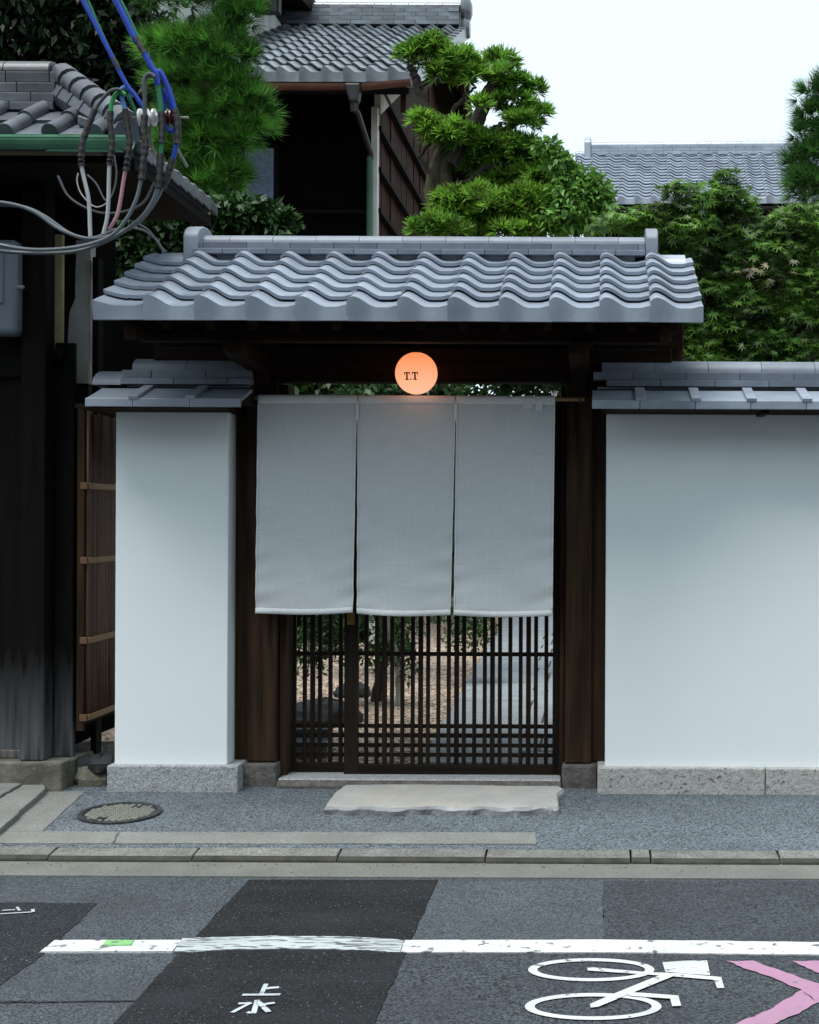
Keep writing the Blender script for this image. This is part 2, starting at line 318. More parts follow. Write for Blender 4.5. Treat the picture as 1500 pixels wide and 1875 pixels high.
# roof tile: across x (width w), along the slope (length l), lifted at its front edge
def pan_profile(u, A, first=False):
    if first and u < .5: return A*.55*(1-u/.5)**1.6
    if u < .11: return A*(.62+.38*math.sin(u/.11*math.pi/2))
    if u < .58: return A*(.5+.5*math.cos((u-.11)/.47*math.pi))
    if u < .74: return 0
    return A*.22*(1-math.cos((u-.74)/.26*math.pi))/2
def tile_mesh(name, w, l, alpha, A, lift, th, m, n=18, first=False, pend=0.0, pw=.0, smooth=True):
    ca, sa = math.cos(alpha), math.sin(alpha); mb = MB(); V = []
    def P(x, s, q): return (x, s*ca-q*sa, s*sa+q*ca)
    us = [i/n for i in range(n+1)]; h = [pan_profile(u, A, first) for u in us]; ov = w*.045
    xs = [u*(w+ov) for u in us]
    for s, q in ((0, lift), (l, 0)):
        for x, hh in zip(xs, h): V.append(P(x, s, q+hh+th))
        for x, hh in zip(xs, h): V.append(P(x, s, q+hh))
    k = n+1; f = []
    for i in range(n):
        f.append((i, i+1, 2*k+i+1, 2*k+i))                       # top
        f.append((k+i+1, k+i, 3*k+i, 3*k+i+1))                   # under
        f.append((i+1, i, k+i, k+i+1))                           # front lip
        f.append((2*k+i, 2*k+i+1, 3*k+i+1, 3*k+i))
    f += [(0, 2*k, 3*k, k), (n, k+n, 3*k+n, 2*k+n)]
    mb.add(V, f)
    if pend:                                                     # hanging front face of an eave tile
        zb = lift*ca-pend; yv = -(lift)*sa; V = []; t = .022
        for i, (x, hh) in enumerate(zip(xs, h)):
            yy = -(lift+hh+th)*sa-.004; V.append((x, min(yy, -.0), (lift+hh+th)*ca-.001))
        for x in xs: V.append((x, -(lift+th)*sa-.004, zb))
        for x in xs: V.append((x, -(lift+th)*sa+t, zb))
        f = []
        for i in range(n): f += [(i+1, i, k+i, k+i+1), (k+i+1, k+i, 2*k+i, 2*k+i+1)]
        f += [(0, 2*k, k), (n, k+n, 2*k+n)]
        for i in range(n): f.append((i, i+1, 2*k+i+1, 2*k+i))
        mb.add(V, f)
    me = mb.mesh(name, m); 
    if smooth:
        me.shade_smooth()
        try: me.set_sharp_from_angle(angle=R(35))
        except Exception: pass
    return me
def cap_mesh(name, l, w, h, m, n=10, flat=.012):    # half-round ridge tile along x
    mb = MB(); poly = [(-w/2, 0), (w/2, 0)]+[(w/2*math.cos(t), flat+(h-flat)*math.sin(t)) for t in np.linspace(0, math.pi, n)]
    mb.prismx(poly, 0, l); me = mb.mesh(name, m, True)
    try: me.set_sharp_from_angle(angle=R(40))
    except Exception: pass
    return me
def slab_mesh(name, l, y0, y1, h, m, slope=.25):          # flat ridge (noshi) tile along x, front edge sloping
    mb = MB(); d = h*slope; mb.prismx([(y0+.004, 0), (y1, 0), (y1, h), (y0, h)], 0, l); return mb.mesh(name, m)
# ------------------------------------------------------------------ fast leaf meshes
def fastmesh(name, V, k, m, parent=None, kind=None, tint=None):
    V = np.ascontiguousarray(V.reshape(-1, 3)); n = len(V)//k
    off = wloc(parent) if parent is not None else np.zeros(3)
    me = bpy.data.meshes.new(name); me.vertices.add(n*k); me.vertices.foreach_set('co', (V-off).astype(np.float32).ravel())
    me.loops.add(n*k); me.loops.foreach_set('vertex_index', np.arange(n*k, dtype=np.int32))
    me.polygons.add(n); me.polygons.foreach_set('loop_start', np.arange(0, n*k, k, dtype=np.int32))
    try: me.polygons.foreach_set('loop_total', np.full(n, k, dtype=np.int32))
    except Exception: pass
    me.update(calc_edges=True); me.validate(); me.materials.append(m)
    o = link(name, me, parent)
    if kind: o['kind'] = kind
    if tint is None: tint = rng.uniform(.65, 1.25, n)
    if len(tint) < n: tint = np.repeat(tint, n//len(tint))
    at_ = me.attributes.new('tint', 'FLOAT', 'FACE')
    if len(me.polygons) == n: at_.data.foreach_set('value', tint.astype(np.float32))
    else: at_.data.foreach_set('value', np.ones(len(me.polygons), np.float32))
    return o
def nrm(a): return a/(np.linalg.norm(a, axis=-1, keepdims=True)+1e-9)
def blob_points(blobs, n, shell=.55, up=.25):
    """blobs: (x,y,z,rx,ry,rz); points sampled near the shells, volume weighted"""
    B = np.array(blobs, float); vol = (B[:, 3]*B[:, 4]*B[:, 5])**(2/3); idx = rng.choice(len(B), n, p=vol/vol.sum())
    d = nrm(rng.normal(size=(n, 3))); d[:, 2] = np.where(d[:, 2] < -.3, -d[:, 2]*rng.choice([1, -1], n, p=[up+.3, .7-up]), d[:, 2])
    r = rng.uniform(shell, 1.0, n)**.6
    lump = 1+.22*np.sin(d[:, 0]*7+idx)*np.sin(d[:, 2]*6+idx*2)+.12*np.sin(d[:, 1]*13+idx)
    return B[idx, :3]+d*B[idx, 3:]*(r*lump)[:, None], d
def clump_tint(n, k, lo=.4, hi=1.35): return np.repeat(rng.uniform(lo, hi, n)**1.2, k)
def leaf_quads(P, D, Nn, L, W, fold=.12):
    D = nrm(D); S = nrm(np.cross(D, Nn)); U = np.cross(S, D); L = L[:, None]; W = W[:, None]
    a = P; b = P+D*L*.45+S*W*.5+U*W*fold; c = P+D*L-U*L*.12; d = P+D*L*.45-S*W*.5+U*W*fold
    return np.stack([a, b, c, d], 1)
def tufts(P, D, k, L, W, spread):
    """needle/strap tufts: k leaves round each axis D"""
    n = len(P); D = nrm(D); a = nrm(rng.normal(size=(n, k, 3))); DD = D[:, None, :]
    a = nrm(a-DD*(a*DD).sum(-1, keepdims=True)); sp = rng.uniform(*spread, (n, k, 1))
    d = nrm(DD*np.cos(sp)+a*np.sin(sp)); l = L*rng.uniform(.7, 1.1, (n, k))
    return np.repeat(P[:, None, :], k, 1).reshape(-1, 3), d.reshape(-1, 3), l.reshape(-1)
def maple_leaves(P, D, Nn, S):
    D = nrm(D); X = nrm(np.cross(D, Nn)); n = len(P)
    tips = [(-125, .55), (-78, .8), (-38, .95), (0, 1.05), (38, .95), (78, .8), (125, .55)]
    pts = [(0, -.05)]
    for i, (a, r) in enumerate(tips):
        pts.append((r*math.sin(R(a)), r*math.cos(R(a))))
        if i < 6:
            b = (a+tips[i+1][0])/2; pts.append((.33*math.sin(R(b)), .33*math.cos(R(b))))
    U = np.cross(X, D)
    V = np.stack([P+(X*x+D*y-U*(x*x+y*y)*.18)*S[:, None] for x, y in pts], 1)
    return V, len(pts)
# ================================================================== ground, road, pavement
def sheet(name, poly, z, m, parent=None, kind=None, label=None, zf=None, skirt=0):
    V = [(x, y, (zf(y) if zf else z)) for x, y in poly]; me = bpy.data.meshes.new(name); off = wloc(parent) if parent else (0, 0, 0)
    me.from_pydata([(a-off[0], b-off[1], c-off[2]) for a, b, c in V], [], [tuple(range(len(V)))]); me.update(); me.materials.append(m)
    if me.polygons[0].normal.z < 0: me.flip_normals()
    if skirt:                                     # a thin layer, not a floating sheet
        n = len(V); V2 = [tuple(v.co) for v in me.vertices]; f0 = list(me.polygons[0].vertices)
        me.clear_geometry(); me.from_pydata(V2+[(a, b, c-skirt) for a, b, c in V2], [], [tuple(f0)]+[(f0[i], f0[i]+n, f0[(i+1) % n]+n, f0[(i+1) % n]) for i in range(n)]); me.update()
    o = link(name, me, parent)
    if kind: o['kind'] = kind
    if label: o['label'] = label
    return o
EARTHM = mat('bare_earth', (.11, .10, .08), (.06, .055, .045), rough=.95, scale=2)
sheet('ground', [(-400, -300), (400, -300), (400, 700), (-400, 700)], -.16, EARTHM, kind='structure')
YK0, YK1 = 6.42, 6.55            # kerb front / back
YG = 6.17                        # gutter front
road = sheet('road', [(-30, -8), (30, -8), (30, YG), (-30, YG)], ROADZ, ROAD, kind='structure')
LV1, LV2, LV3 = ROADZ+.003, ROADZ+.005, ROADZ+.0075
def rpoly(pts): return [road_pt(*p) for p in pts]
def patch(name, pts, m, z, amp=.008, n=24, label=None, seed=1): return sheet(name, rough_poly(rpoly(pts), n, amp, seed), z, m, road, label=label, skirt=.02)
patch('asphalt_patch', [(456, 1613), (802, 1613), (680, 1890), (640, 2000), (60, 2000), (200, 1885)], ROAD_D, LV2, .005, 30, 'fresh black asphalt strip crossing the road', 2)
patch('asphalt_patch', [(802, 1615), (1105, 1615), (1105, 1725), (750, 1730)], ROAD_L, LV1, .006, 20, 'paler grey asphalt beside the black strip', 3)
patch('asphalt_patch', [(1106, 1614), (1700, 1616), (1800, 2100), (640, 2100), (690, 1870), (750, 1731), (1106, 1727)], ROAD_M, LV1, .005, 24, 'coarse grey asphalt under the bicycle marking', 4)
patch('asphalt_patch', [(-500, 1650), (178, 1655), (90, 1740), (-10, 1812), (-500, 1950)], ROAD_B, LV1, .006, 22, 'bluish black asphalt at the road edge', 5)
patch('asphalt_patch', [(-200, 1838), (250, 1833), (250, 1835), (-200, 1841)], ROAD_B, LV1, .006, 12, 'thin dark repair seam', 6)
def mark(name, pts, m, z=LV3, amp=.003, n=14, label=None, seed=1, parent=road):
    return sheet(name, rough_poly(rpoly(pts), n, amp, seed), z, m, parent, label=label, skirt=.02)
mark('lane_line', [(741, 1725), (1100, 1724), (1700, 1731), (1700, 1754), (1100, 1747), (733, 1747)], PW, n=30, label='cracked white edge line on the road')
mark('lane_line', [(100, 1725), (333, 1724.5), (316, 1745), (74, 1746)], PW, label='short white edge line with a green dab', n=20)
arc_t = [(333, 1722), (420, 1719), (520, 1717), (620, 1718), (700, 1722), (742, 1726)]
arc_b = [(733, 1748), (690, 1744), (620, 1742), (520, 1740), (420, 1742), (318, 1747)]
mark('lane_line', arc_t+arc_b, PWT, amp=.006, n=8, label='thin curved hand painted white line on black asphalt')
mark('green_dab', [(195, 1727), (246, 1727), (240, 1735.5), (188, 1735.5)], PG, LV3+.004, n=6)
# painted characters (upper: "up", lower: "water")
def stroke(a, b, w, b2=None): 
    (x0, y0), (x1, y1) = road_pt(*a), road_pt(*b); L = math.hypot(x1-x0, y1-y0); nx, ny = -(y1-y0)/L*w/2, (x1-x0)/L*w/2
    return [(x0+nx, y0+ny), (x1+nx, y1+ny), (x1-nx, y1-ny), (x0-nx, y0-ny)]
def strokes(name, segs, m, z, off, s, label=None, parent=road, amp=.0015):
    mb = MB()
    for i, (a, b, w) in enumerate(segs):
        p = rough_poly(stroke((off[0]+a[0]/s, off[1]+a[1]/s), (off[0]+b[0]/s, off[1]+b[1]/s), w*.72), 8, amp, i+3)
        if sum(p[k-1][0]*p[k][1]-p[k][0]*p[k-1][1] for k in range(len(p))) < 0: p = p[::-1]
        mb.add([(x, y, z+i*.0006) for x, y in p], [tuple(range(len(p)))])
    o = mb.build(name, m, parent); 
    if label: o['label'] = label
    return o
strokes('painted_character', [((1219, 1064), (1194, 1114), .022), ((1210, 1086), (1279, 1080), .026), ((1110, 1116), (1284, 1114), .026)], PT, LV3, (0, 1380), 2.5, 'sprayed white upper character on black asphalt')
strokes('painted_character', [((1178, 1138), (1160, 1200), .024), ((1160, 1200), (1132, 1194), .02), ((1092, 1156), (1150, 1153), .024), ((1150, 1153), (1062, 1198), .02), ((1258, 1154), (1196, 1163), .022), ((1182, 1150), (1230, 1197), .024)], PT, LV3, (0, 1380), 2.5, 'sprayed white lower character on black asphalt')
strokes('painted_character', [((0, 742), (152, 733), .018), ((8, 727), (70, 723), .014), ((78, 712), (90, 728), .016), ((150, 722), (152, 735), .02)], PT, LV3, (0, 1380), 2.5, 'faint white sprayed mark at the far left')
strokes('faint_scratch', [((380, 1152), (570, 1146), .005)], ROAD_L, LV3, (500, 1380), 2.727, 'thin white scratch on black asphalt')
# bicycle marking
def ring(c, r0, r1, n=72):
    mb = MB(); V = []; f = []
    for k in range(n):
        t = 2*math.pi*k/n
        for r in (r0, r1):
            p = road_pt(900+(c[0]+r[0]*math.cos(t))/2.5, 1380+(c[1]+r[1]*math.sin(t))/2.5); V.append((p[0], p[1], LV3))
    for k in range(n): a, b = 2*k, 2*((k+1) % n); f.append((a, a+1, b+1, b))
    return mb.add(V, f)
bike = MB()
for c, r0, r1 in (((457, 999), (289, 53), (247, 39)), ((466, 1168), (313, 62), (268, 46))):
    q = ring(c, r0, r1); bike.add(q.v, q.f)
def bpoly(pts, dz):
    p = [road_pt(900+x/2.5, 1380+y/2.5) for x, y in pts]
    if sum(p[k-1][0]*p[k][1]-p[k][0]*p[k-1][1] for k in range(len(p))) < 0: p = p[::-1]
    bike.add([(x, y, LV3+dz) for x, y in p], [tuple(range(len(p)))])
bpoly([(438, 992), (470, 990), (720, 1012), (850, 1016), (1052, 1034), (1066, 1084), (1034, 1085), (1018, 1047), (820, 1030), (470, 1006), (442, 1004)], .001)
bpoly([(450, 1160), (560, 1112), (800, 1014), (856, 1022), (650, 1106), (490, 1172), (455, 1176)], .002)
bpoly([(600, 1104), (700, 1110), (856, 1122), (869, 1169), (828, 1171), (818, 1136), (640, 1124)], .003)
bpoly([(783, 967), (880, 960), (988, 958), (1002, 1026), (900, 1020), (796, 1010)], .0015)
for f_ in ():
    pass
bm_ = bike.build('bicycle_marking', PWB, road, label='white painted bicycle symbol on the road')
for p in bm_.data.polygons:
    if p.normal.z < 0: p.flip()
mb = MB()
def kpoly(pts, z): 
    p = rough_poly([road_pt(900+x/2.5, 1380+y/2.5) for x, y in pts], 9, .008, 5)
    if sum(p[k-1][0]*p[k][1]-p[k][0]*p[k-1][1] for k in range(len(p))) < 0: p = p[::-1]
    return [(x, y, z) for x, y in p]
for pts in ([(1075, 958), (1200, 957), (1330, 1005), (1560, 1083), (1480, 1140), (1420, 1090), (1290, 1035)], [(1422, 1090), (1480, 1141), (1562, 1084), (1600, 1090), (1450, 1175), (1290, 1250), (1110, 1252), (1280, 1180)]):
    p = kpoly(pts, LV3); mb.add(p, [tuple(range(len(p)))])
mb.build('chevron_marking', PP, road, label='pink painted chevron behind the bicycle symbol')
mb = MB(); p = kpoly([(1375, 958), (1520, 956), (1800, 1060), (1690, 1090)], LV3); mb.add(p, [tuple(range(len(p)))])
mb.build('chevron_marking', PP, road, label='second pink chevron cut by the right frame edge')
# gutter
gut = sheet('gutter', [(-30, YG), (30, YG), (30, YK0), (-30, YK0)], ROADZ+.006, GUT, kind='structure', skirt=.03)
js = [-9, -7.4, -5.8] + [road_pt(px, 1577)[0] for px in (90, 355, 620, 890, 1155, 1191, 1425)] + [2.2, 3.9, 5.6, 8]
kerb = thing('kerb', None, None); kerb['kind'] = 'structure'; kerb.location = (0, YK0, ROADZ)
KP = [(YK0-.012, ROADZ-.1), (YK1, ROADZ-.1), (YK1, walk_z(YK1)+.004), (YK0+.018, walk_z(YK0)-.001), (YK0-.006, walk_z(YK0)-.014)]
for a, b in zip(js[:-1], js[1:]):
    dy = random.uniform(-.004, .004)
    o = MB().prismx([(y+dy, z+dy*.5) for y, z in KP], a+.004, b-.004).build('kerb_stone', KERB, kerb, bevel=.006)
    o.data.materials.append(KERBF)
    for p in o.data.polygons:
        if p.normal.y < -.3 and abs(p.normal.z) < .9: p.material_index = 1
    # flat face loops: the darker, greener front face
# pavement
side = sheet('pavement', [(-30, YK1), (30, YK1), (30, 7.95), (-30, 7.95)], 0, AGG, kind='structure')
me = side.data
for v in me.vertices: v.co.z = walk_z(v.co.y) if v.co.y < YB else .02
def wsheet(name, pts, m, dz, amp=.004, n=14, label=None, seed=1):
    p = [walk_pt(*q) for q in pts]; p = rough_poly(p, n, amp, seed); return sheet(name, p, 0, m, side, label=label, zf=lambda y: -SL*(YB-y)+dz, skirt=.02)
side.data.clear_geometry(); side.data.from_pydata([(-30, YK1, walk_z(YK1)), (30, YK1, walk_z(YK1)), (30, 8.0, walk_z(YK1)+SL*(8-YK1)), (-30, 8.0, walk_z(YK1)+SL*(8-YK1))], [], [(0, 1, 2, 3)]); side.data.update()
wsheet('concrete_strip', [(222, 1525), (980, 1526), (982, 1547), (210, 1546)], CONC, .005, .004, 24, 'long pale concrete strip set in the pavement')
wsheet('concrete_strip', [(-300, 1526), (78, 1524), (216, 1525), (206, 1546), (-300, 1546)], CONC, .005, .004, 24, 'pale concrete strip left of the joint', 3)
wsheet('concrete_band', [(60, 1452), (156, 1450), (78, 1523), (-40, 1523)], CONC, .004, .004, 14, 'pale concrete wedge beside the stone steps', 4)
# grit caught in the gutter and along the kerb
mb = MB(); r = random.Random(9)
for i in range(260):
    x = r.uniform(-3.6, 2.2); y = YK0-.01-abs(r.gauss(0, .07)) if i < 190 else r.uniform(4.4, 6.1); z = (ROADZ+.006) if y > YG else ROADZ; q = r.uniform(.0018, .0055)
    mb.lathe([(q*.3, -.002), (q, q*.3), (q*.7, q*.9)], (x, y, z), 'z', 5)
o = mb.build('grit', mat('grit', (.22, .21, .18), (.08, .075, .06), rough=.9, scale=30), gut); o['kind'] = 'stuff'
# garden ground and path
GRAV = mat('brown_gravel', (.40, .335, .275), (.27, .225, .185), rough=.9, scale=2.5, bump=1, bscale=45, vor=(52, (.12, .11, .10), (1.9, 1.75, 1.6)), bdist=.03)
garden = sheet('garden_ground', [(-14, 8.0), (14, 8.0), (14, 30), (-14, 30)], .05, GRAV, kind='structure')
PATH = mat('path_slab', (.25, .275, .295), (.19, .21, .225), rough=.85, scale=5, bump=.4, bscale=50, vor=(140, (.75, .75, .75), (1.2, 1.2, 1.2)), rnd=.1)
path = thing('garden_path', None, None, (0, 8.1, .05)); path['kind'] = 'structure'
def gp(px, py):
    x, y = unroll(px, py); Y = (EYE-.08)*F/y; return (x*Y/F, Y)
y = 8.05; k = 0
pl = lambda Y: -1.02-(Y-8.2)*.022
while y < 21:
    h = [.42, .62, .5, .75][k % 4]; w = 1.5; s_ = pl(y)+.62+(.06 if k % 2 else -.04); x1 = pl(y)+2.1
    for a, b in ((pl(y), s_-.008), (s_+.008, x1)):
        dz = random.uniform(-.004, .004); MB().box(a, b, y+.006, y+h-.006, .03, .082+dz).build('path_slab', PATH, path, bevel=.006)
    y += h; k += 1
# manhole
mx_, my_ = walk_pt(220, 1490.5); man = thing('manhole_cover', 'round cast iron manhole cover with a studded face in the grey pavement', 'manhole cover', (mx_, my_, walk_z(my_)))
man.rotation_euler = (math.atan(SL), 0, 0)
def mh(name, mbs, m): return link(name, mbs.mesh(name, m), man)
rm = MB(); rr = .203
rm.lathe([(rr, -.03), (rr, .010), (rr-.004, .012), (rr-.022, .012), (rr-.024, .006), (rr-.024, -.03)], (0, 0, 0), n=48); mh('frame', rm, IRON)
mh('lid', MB().lathe([(rr-.026, -.03), (rr-.026, .006)], (0, 0, 0), n=48), IRON)
cnt = 0; studs = []
stm = MB().hexa([(-.0080, -.0080, 0), (.0080, -.0080, 0), (.0080, .0080, 0), (-.0080, .0080, 0), (-.0062, -.0062, .005), (.0062, -.0062, .005), (.0062, .0062, .005), (-.0062, .0062, .005)]).mesh('stud', IRONP)
for i in range(-12, 13):
    for j in range(-12, 13):
        x, y_ = i*.0235, j*.0235; xr, yr = (x-y_)*.7071, (x+y_)*.7071
        if math.hypot(xr, yr) < rr-.037 and not (abs(abs(yr)-.112) < .022 and abs(xr-yr*.45) < .03): studs.append((xr, yr))
studs.sort(key=lambda p: math.hypot(*p))
for xr, yr in studs[:300]:
    o = link('stud', stm, man, (xr, yr, .006)); o.rotation_euler = (0, 0, R(45))
for s in (-1, 1):
    mh('lifting_hole', MB().box(s*.05-.02, s*.05+.02, s*.112-.012, s*.112+.012, .0, .0085), BLACKP)
# big step stone in front of the gate
def step_stone():
    tb = [(634, 1451), (720, 1450), (850, 1451), (960, 1453), (1020, 1453), (1031, 1458), (1020, 1466), (1021, 1490), (1012, 1494)]
    fr = [(1000-40*i, 1491+(i*37 % 5)-1) for i in range(0, 10)]
    pts = [walk_pt(*p) for p in tb+fr+[(597, 1490), (612, 1468)]]
    pts = rough_poly(pts, 6, .0045, 11); zt = .040
    base = []; r = random.Random(5)
    yc = 7.25
    mb = MB(); n = len(pts)
    top = [(x, y, -SL*(YB-y)+zt) for x, y in pts]
    q_ = [.5*math.sin(i*.37)+.35*math.sin(i*.91+1)+.3*r.uniform(-1, 1) for i in range(n)]
    mid = [(x+(x+.77)*.015, y+(y-yc)*.05-.012+0.007*q_[i], -SL*(YB-y)+zt*(.66+.12*q_[i])) for i, (x, y) in enumerate(pts)]
    bot = [(x+(x+.77)*.02, y+(y-yc)*.08+.006*q_[i-3], -SL*(YB-y)-.03) for i, (x, y) in enumerate(pts)]
    V = top+mid+bot; f = [tuple(range(n))]
    for i in range(n):
        j = (i+1) % n; f += [(i, n+i, n+j, j), (n+i, 2*n+i, 2*n+j, n+j)]
    mb.add(V, f); o = mb.build('step_stone', SLAB); o.data.materials.append(SLAB_E)
    for p in o.data.polygons:
        if p.index: p.material_index = 1
    bpy.context.view_layer.update()
    if o.data.polygons[0].normal.z < 0: o.data.flip_normals()
    return tag(o, 'long pale step stone with a broken rough front edge before the gate', 'step stone')
step_stone()
# two sloping slabs at the lower left, in front of the old house
for i, (pts, lab) in enumerate((([(0, 1440), (78, 1443), (40, 1449), (-6, 1476), (-120, 1560), (-260, 1545)], 'rear pale stone ramp slab touching the mossy plinth of the old house'), ([(42, 1449.5), (80, 1447), (83, 1456), (4, 1528), (-100, 1610), (-120, 1562), (-5, 1477)], 'front pale stone ramp slab with a worn tip beside the concrete wedge'))):
    p = [walk_pt(*q) for q in pts]
    p = rough_poly(p, 4, .006, i+3)
    if sum(p[k-1][0]*p[k][1]-p[k][0]*p[k-1][1] for k in range(len(p))) < 0: p = p[::-1]
    n = len(p); zf = lambda y: -SL*(YB-y)
    V = [(x, y, zf(y)-.05) for x, y in p]+[(x, y, zf(y)+.045-.008*i) for x, y in p]
    o = MB().add(V, [tuple(range(n-1, -1, -1)), tuple(range(n, 2*n))]+[(a, (a+1) % n, n+(a+1) % n, n+a) for a in range(n)]).build('ramp_slab', CONC, bevel=.008)
    tag(o, lab, 'stone slab', 'pale ramp slabs by the old house')

# ================================================================== white garden walls with tiled copings
ZC = 2.037                                   # underside of the coping
def garden_wall(name, label, X0, X1, side_end, joints, ridge_x0, ridge_x1, base_joints, left_open, px_j=0):
    t = thing(name, label, 'wall', ((X0+X1)/2, 7.8, 0), 'white plaster garden walls')
    MB().box(X0, X1, 7.64, 8.0, .13, ZC).build('plaster_face', PLASTER, t, bevel=.006)
    for a, b in zip(base_joints[:-1], base_joints[1:]):
        MB().box(a+.002, b-.002, YB, 8.03, -.08, .14).build('base_stone', GRAN if left_open else GRAN2, t, bevel=.007)
    MB().box(X0-.12 if left_open else X0-.03, X1+.05 if left_open else X1, 7.37, 8.28, ZC+.001, ZC+.022).build('soffit_board', WX, t)
    # small eave props under the soffit
    for xp in ([] if left_open else [X_(1396, 7.5, 760)]):
        MB().box(xp-.02, xp+.02, 7.36, 7.62, ZC-.016, ZC).build('soffit_batten', WY, t)
    YE = 7.32; al = math.atan(.30); ca, sa = math.cos(al), math.sin(al)
    for i, (a, b) in enumerate(zip(joints[:-1], joints[1:])):
        w = b-a; L = .26; mb = MB(); e = .0015
        P = lambda x, s, q: (x, YE+s*ca-q*sa, ZC+.045+s*sa+q*ca)
        z0 = ZC+.003
        # flat pan, raised rib at its left end, hanging front face
        for xa, xb, q in ((a+e, b-e, .0),):
            mb.hexa([P(xa, 0, q-.02), P(xb, 0, q-.02), P(xb, L, q-.02), P(xa, L, q-.02), P(xa, 0, q), P(xb, 0, q), P(xb, L, q), P(xa, L, q)])
        mb.hexa([(a+e, YE-.006, z0), (b-e, YE-.006, z0), (b-e, YE+.018, z0), (a+e, YE+.018, z0), (a+e, YE-.006, ZC+.047), (b-e, YE-.006, ZC+.047), (b-e, YE+.018, ZC+.05), (a+e, YE+.018, ZC+.05)])
        if i:
            ra, rb = a-.022, a+.030
            mb.hexa([P(ra, -.010, -.002), P(rb, -.010, -.002), P(rb, L, -.002), P(ra, L, -.002), P(ra, -.010, .018), P(rb, -.010, .018), P(rb, L, .018), P(ra, L, .018)])
        mb.build('coping_tile', TILE, t, bevel=.003)
    MB().prismx([(YE+.05, ZC+.03), (8.27, ZC+.03), (7.82, ZC+.17), (7.72, ZC+.17)], joints[0]+.01, joints[-1]-.01).build('coping_bed', WX, t)
    MB().prismx([(8.32, ZC+.04), (8.33, ZC+.06), (7.86, ZC+.19), (7.84, ZC+.16)], joints[0]+.01, joints[-1]).build('rear_coping', TILE, t)
    zr = ZC+.142; x0, x1 = ridge_x0, ridge_x1
    MB().box(x0+.02, x1-.01, 7.62, 7.94, zr-.06, zr).build('ridge_bed', TILE, t)
    def course(nm, z, h, y0, y1, st, x0=x0, capw=None):
        x = st
        while x < x1-1e-6:
            a, b = max(x, x0), min(x+.289, x1)
            if b-a > .02:
                l = b-a-.003
                if capw: o = inst(nm, cap_mesh(nm, l, capw, h, TILE_RIDGE), t, (a, (y0+y1)/2, z))
                else: o = inst(nm, slab_mesh(nm, l, y0-(y0+y1)/2, y1-(y0+y1)/2, h-.003, TILE_RIDGE), t, (a, (y0+y1)/2, z), .002)
                o.rotation_euler = (random.uniform(-.003, .003), random.uniform(-.002, .002), random.uniform(-.002, .002))
            x += .289
    xs = px_j
    course('ridge_tile', zr, .036, 7.565, 7.995, xs[0]); course('ridge_tile', zr+.037, .044, 7.60, 7.96, xs[1]); course('ridge_cap_tile', zr+.083, .072, 0, 15.56, xs[2], capw=.20)
    if left_open:       # round end tile under the left ridge end
        mb = MB(); mb.prismx([(7.58, zr-.004), (7.98, zr-.004)]+[(7.78+.2*math.cos(q), zr+.0+.085*math.sin(q)) for q in np.linspace(0.05, math.pi-.05, 10)], x0-.155, x0-.002)
        o = mb.build('ridge_end_tile', TILE_RIDGE, t, True)
        MB().lathe([(.05, -.012), (.05, .0), (.04, .006)], (x0-.155, 7.78, zr+.03), 'x').build('end_disc', TILE, t)
    return t
JL = [X_(155, 7.32), X_(243, 7.32), X_(347, 7.32), X_(440, 7.32)]
rl = X_(223, 7.6)
garden_wall('garden_wall', 'short white plaster wall panel with tiled coping between the old house and the gate', X_(211.5, 7.64), -1.989, True, JL, rl, -1.86, [-2.622, -1.918], True, px_j=(X_(228, 7.6)-.289+.27, X_(277, 7.6)-.289, X_(331, 7.6)-.289))
JR = [X_(1083, 7.32), X_(1171, 7.32)]
while JR[-1] < 3.6: JR.append(JR[-1]+.286)
garden_wall('garden_wall', 'long white plaster wall with tiled coping running off to the right of the gate', .044, 3.6, False, JR, X_(1086, 7.6), 3.6, [.002, X_(1404, YB), 1.8, 2.7, 3.62], False, px_j=(X_(1110, 7.6), X_(1157, 7.6)-.289+.0, X_(1200, 7.6)-.289))

# ================================================================== the gate
gate = thing('roofed_gate', 'dark timber entrance gate under a grey tiled roof between two white walls', 'gate', (-.95, 7.8, 0))
YP = 7.74
for a, b in ((-1.908, -1.75), (-.176, -.03)):
    MB().box(a, b, YP, YP+.17, .135, 2.52).build('post', WV, gate, bevel=.009)
MB().box(-1.987, -1.906, YP+.05, YP+.15, .135, 2.3).build('side_board', WV, gate, bevel=.004)
MB().box(-.032, .0435, YP+.05, YP+.15, .135, 2.3).build('side_board', WV, gate, bevel=.004)
for a, b in ((-1.968, -1.738), (-.19, .0)):
    MB().box(a, b, YP-.035, YP+.21, -.06, .132).build('post_stone', GRAN_D, gate, bevel=.012)
mb = MB(); xs = np.linspace(-1.733, -.194, 26)
r = random.Random(3)
MB().prismx([(7.685, -.06), (8.05, -.06), (8.05, .044), (7.70, .044), (7.675, .02)], -1.735, -.193).build('threshold_stone', GRAN_D, gate, bevel=.008)
MB().prismx([(7.705, .0442), (8.04, .0442), (8.04, .052), (7.715, .052)], -1.73, -.197).build('threshold_cap', GRAN, gate, bevel=.004)
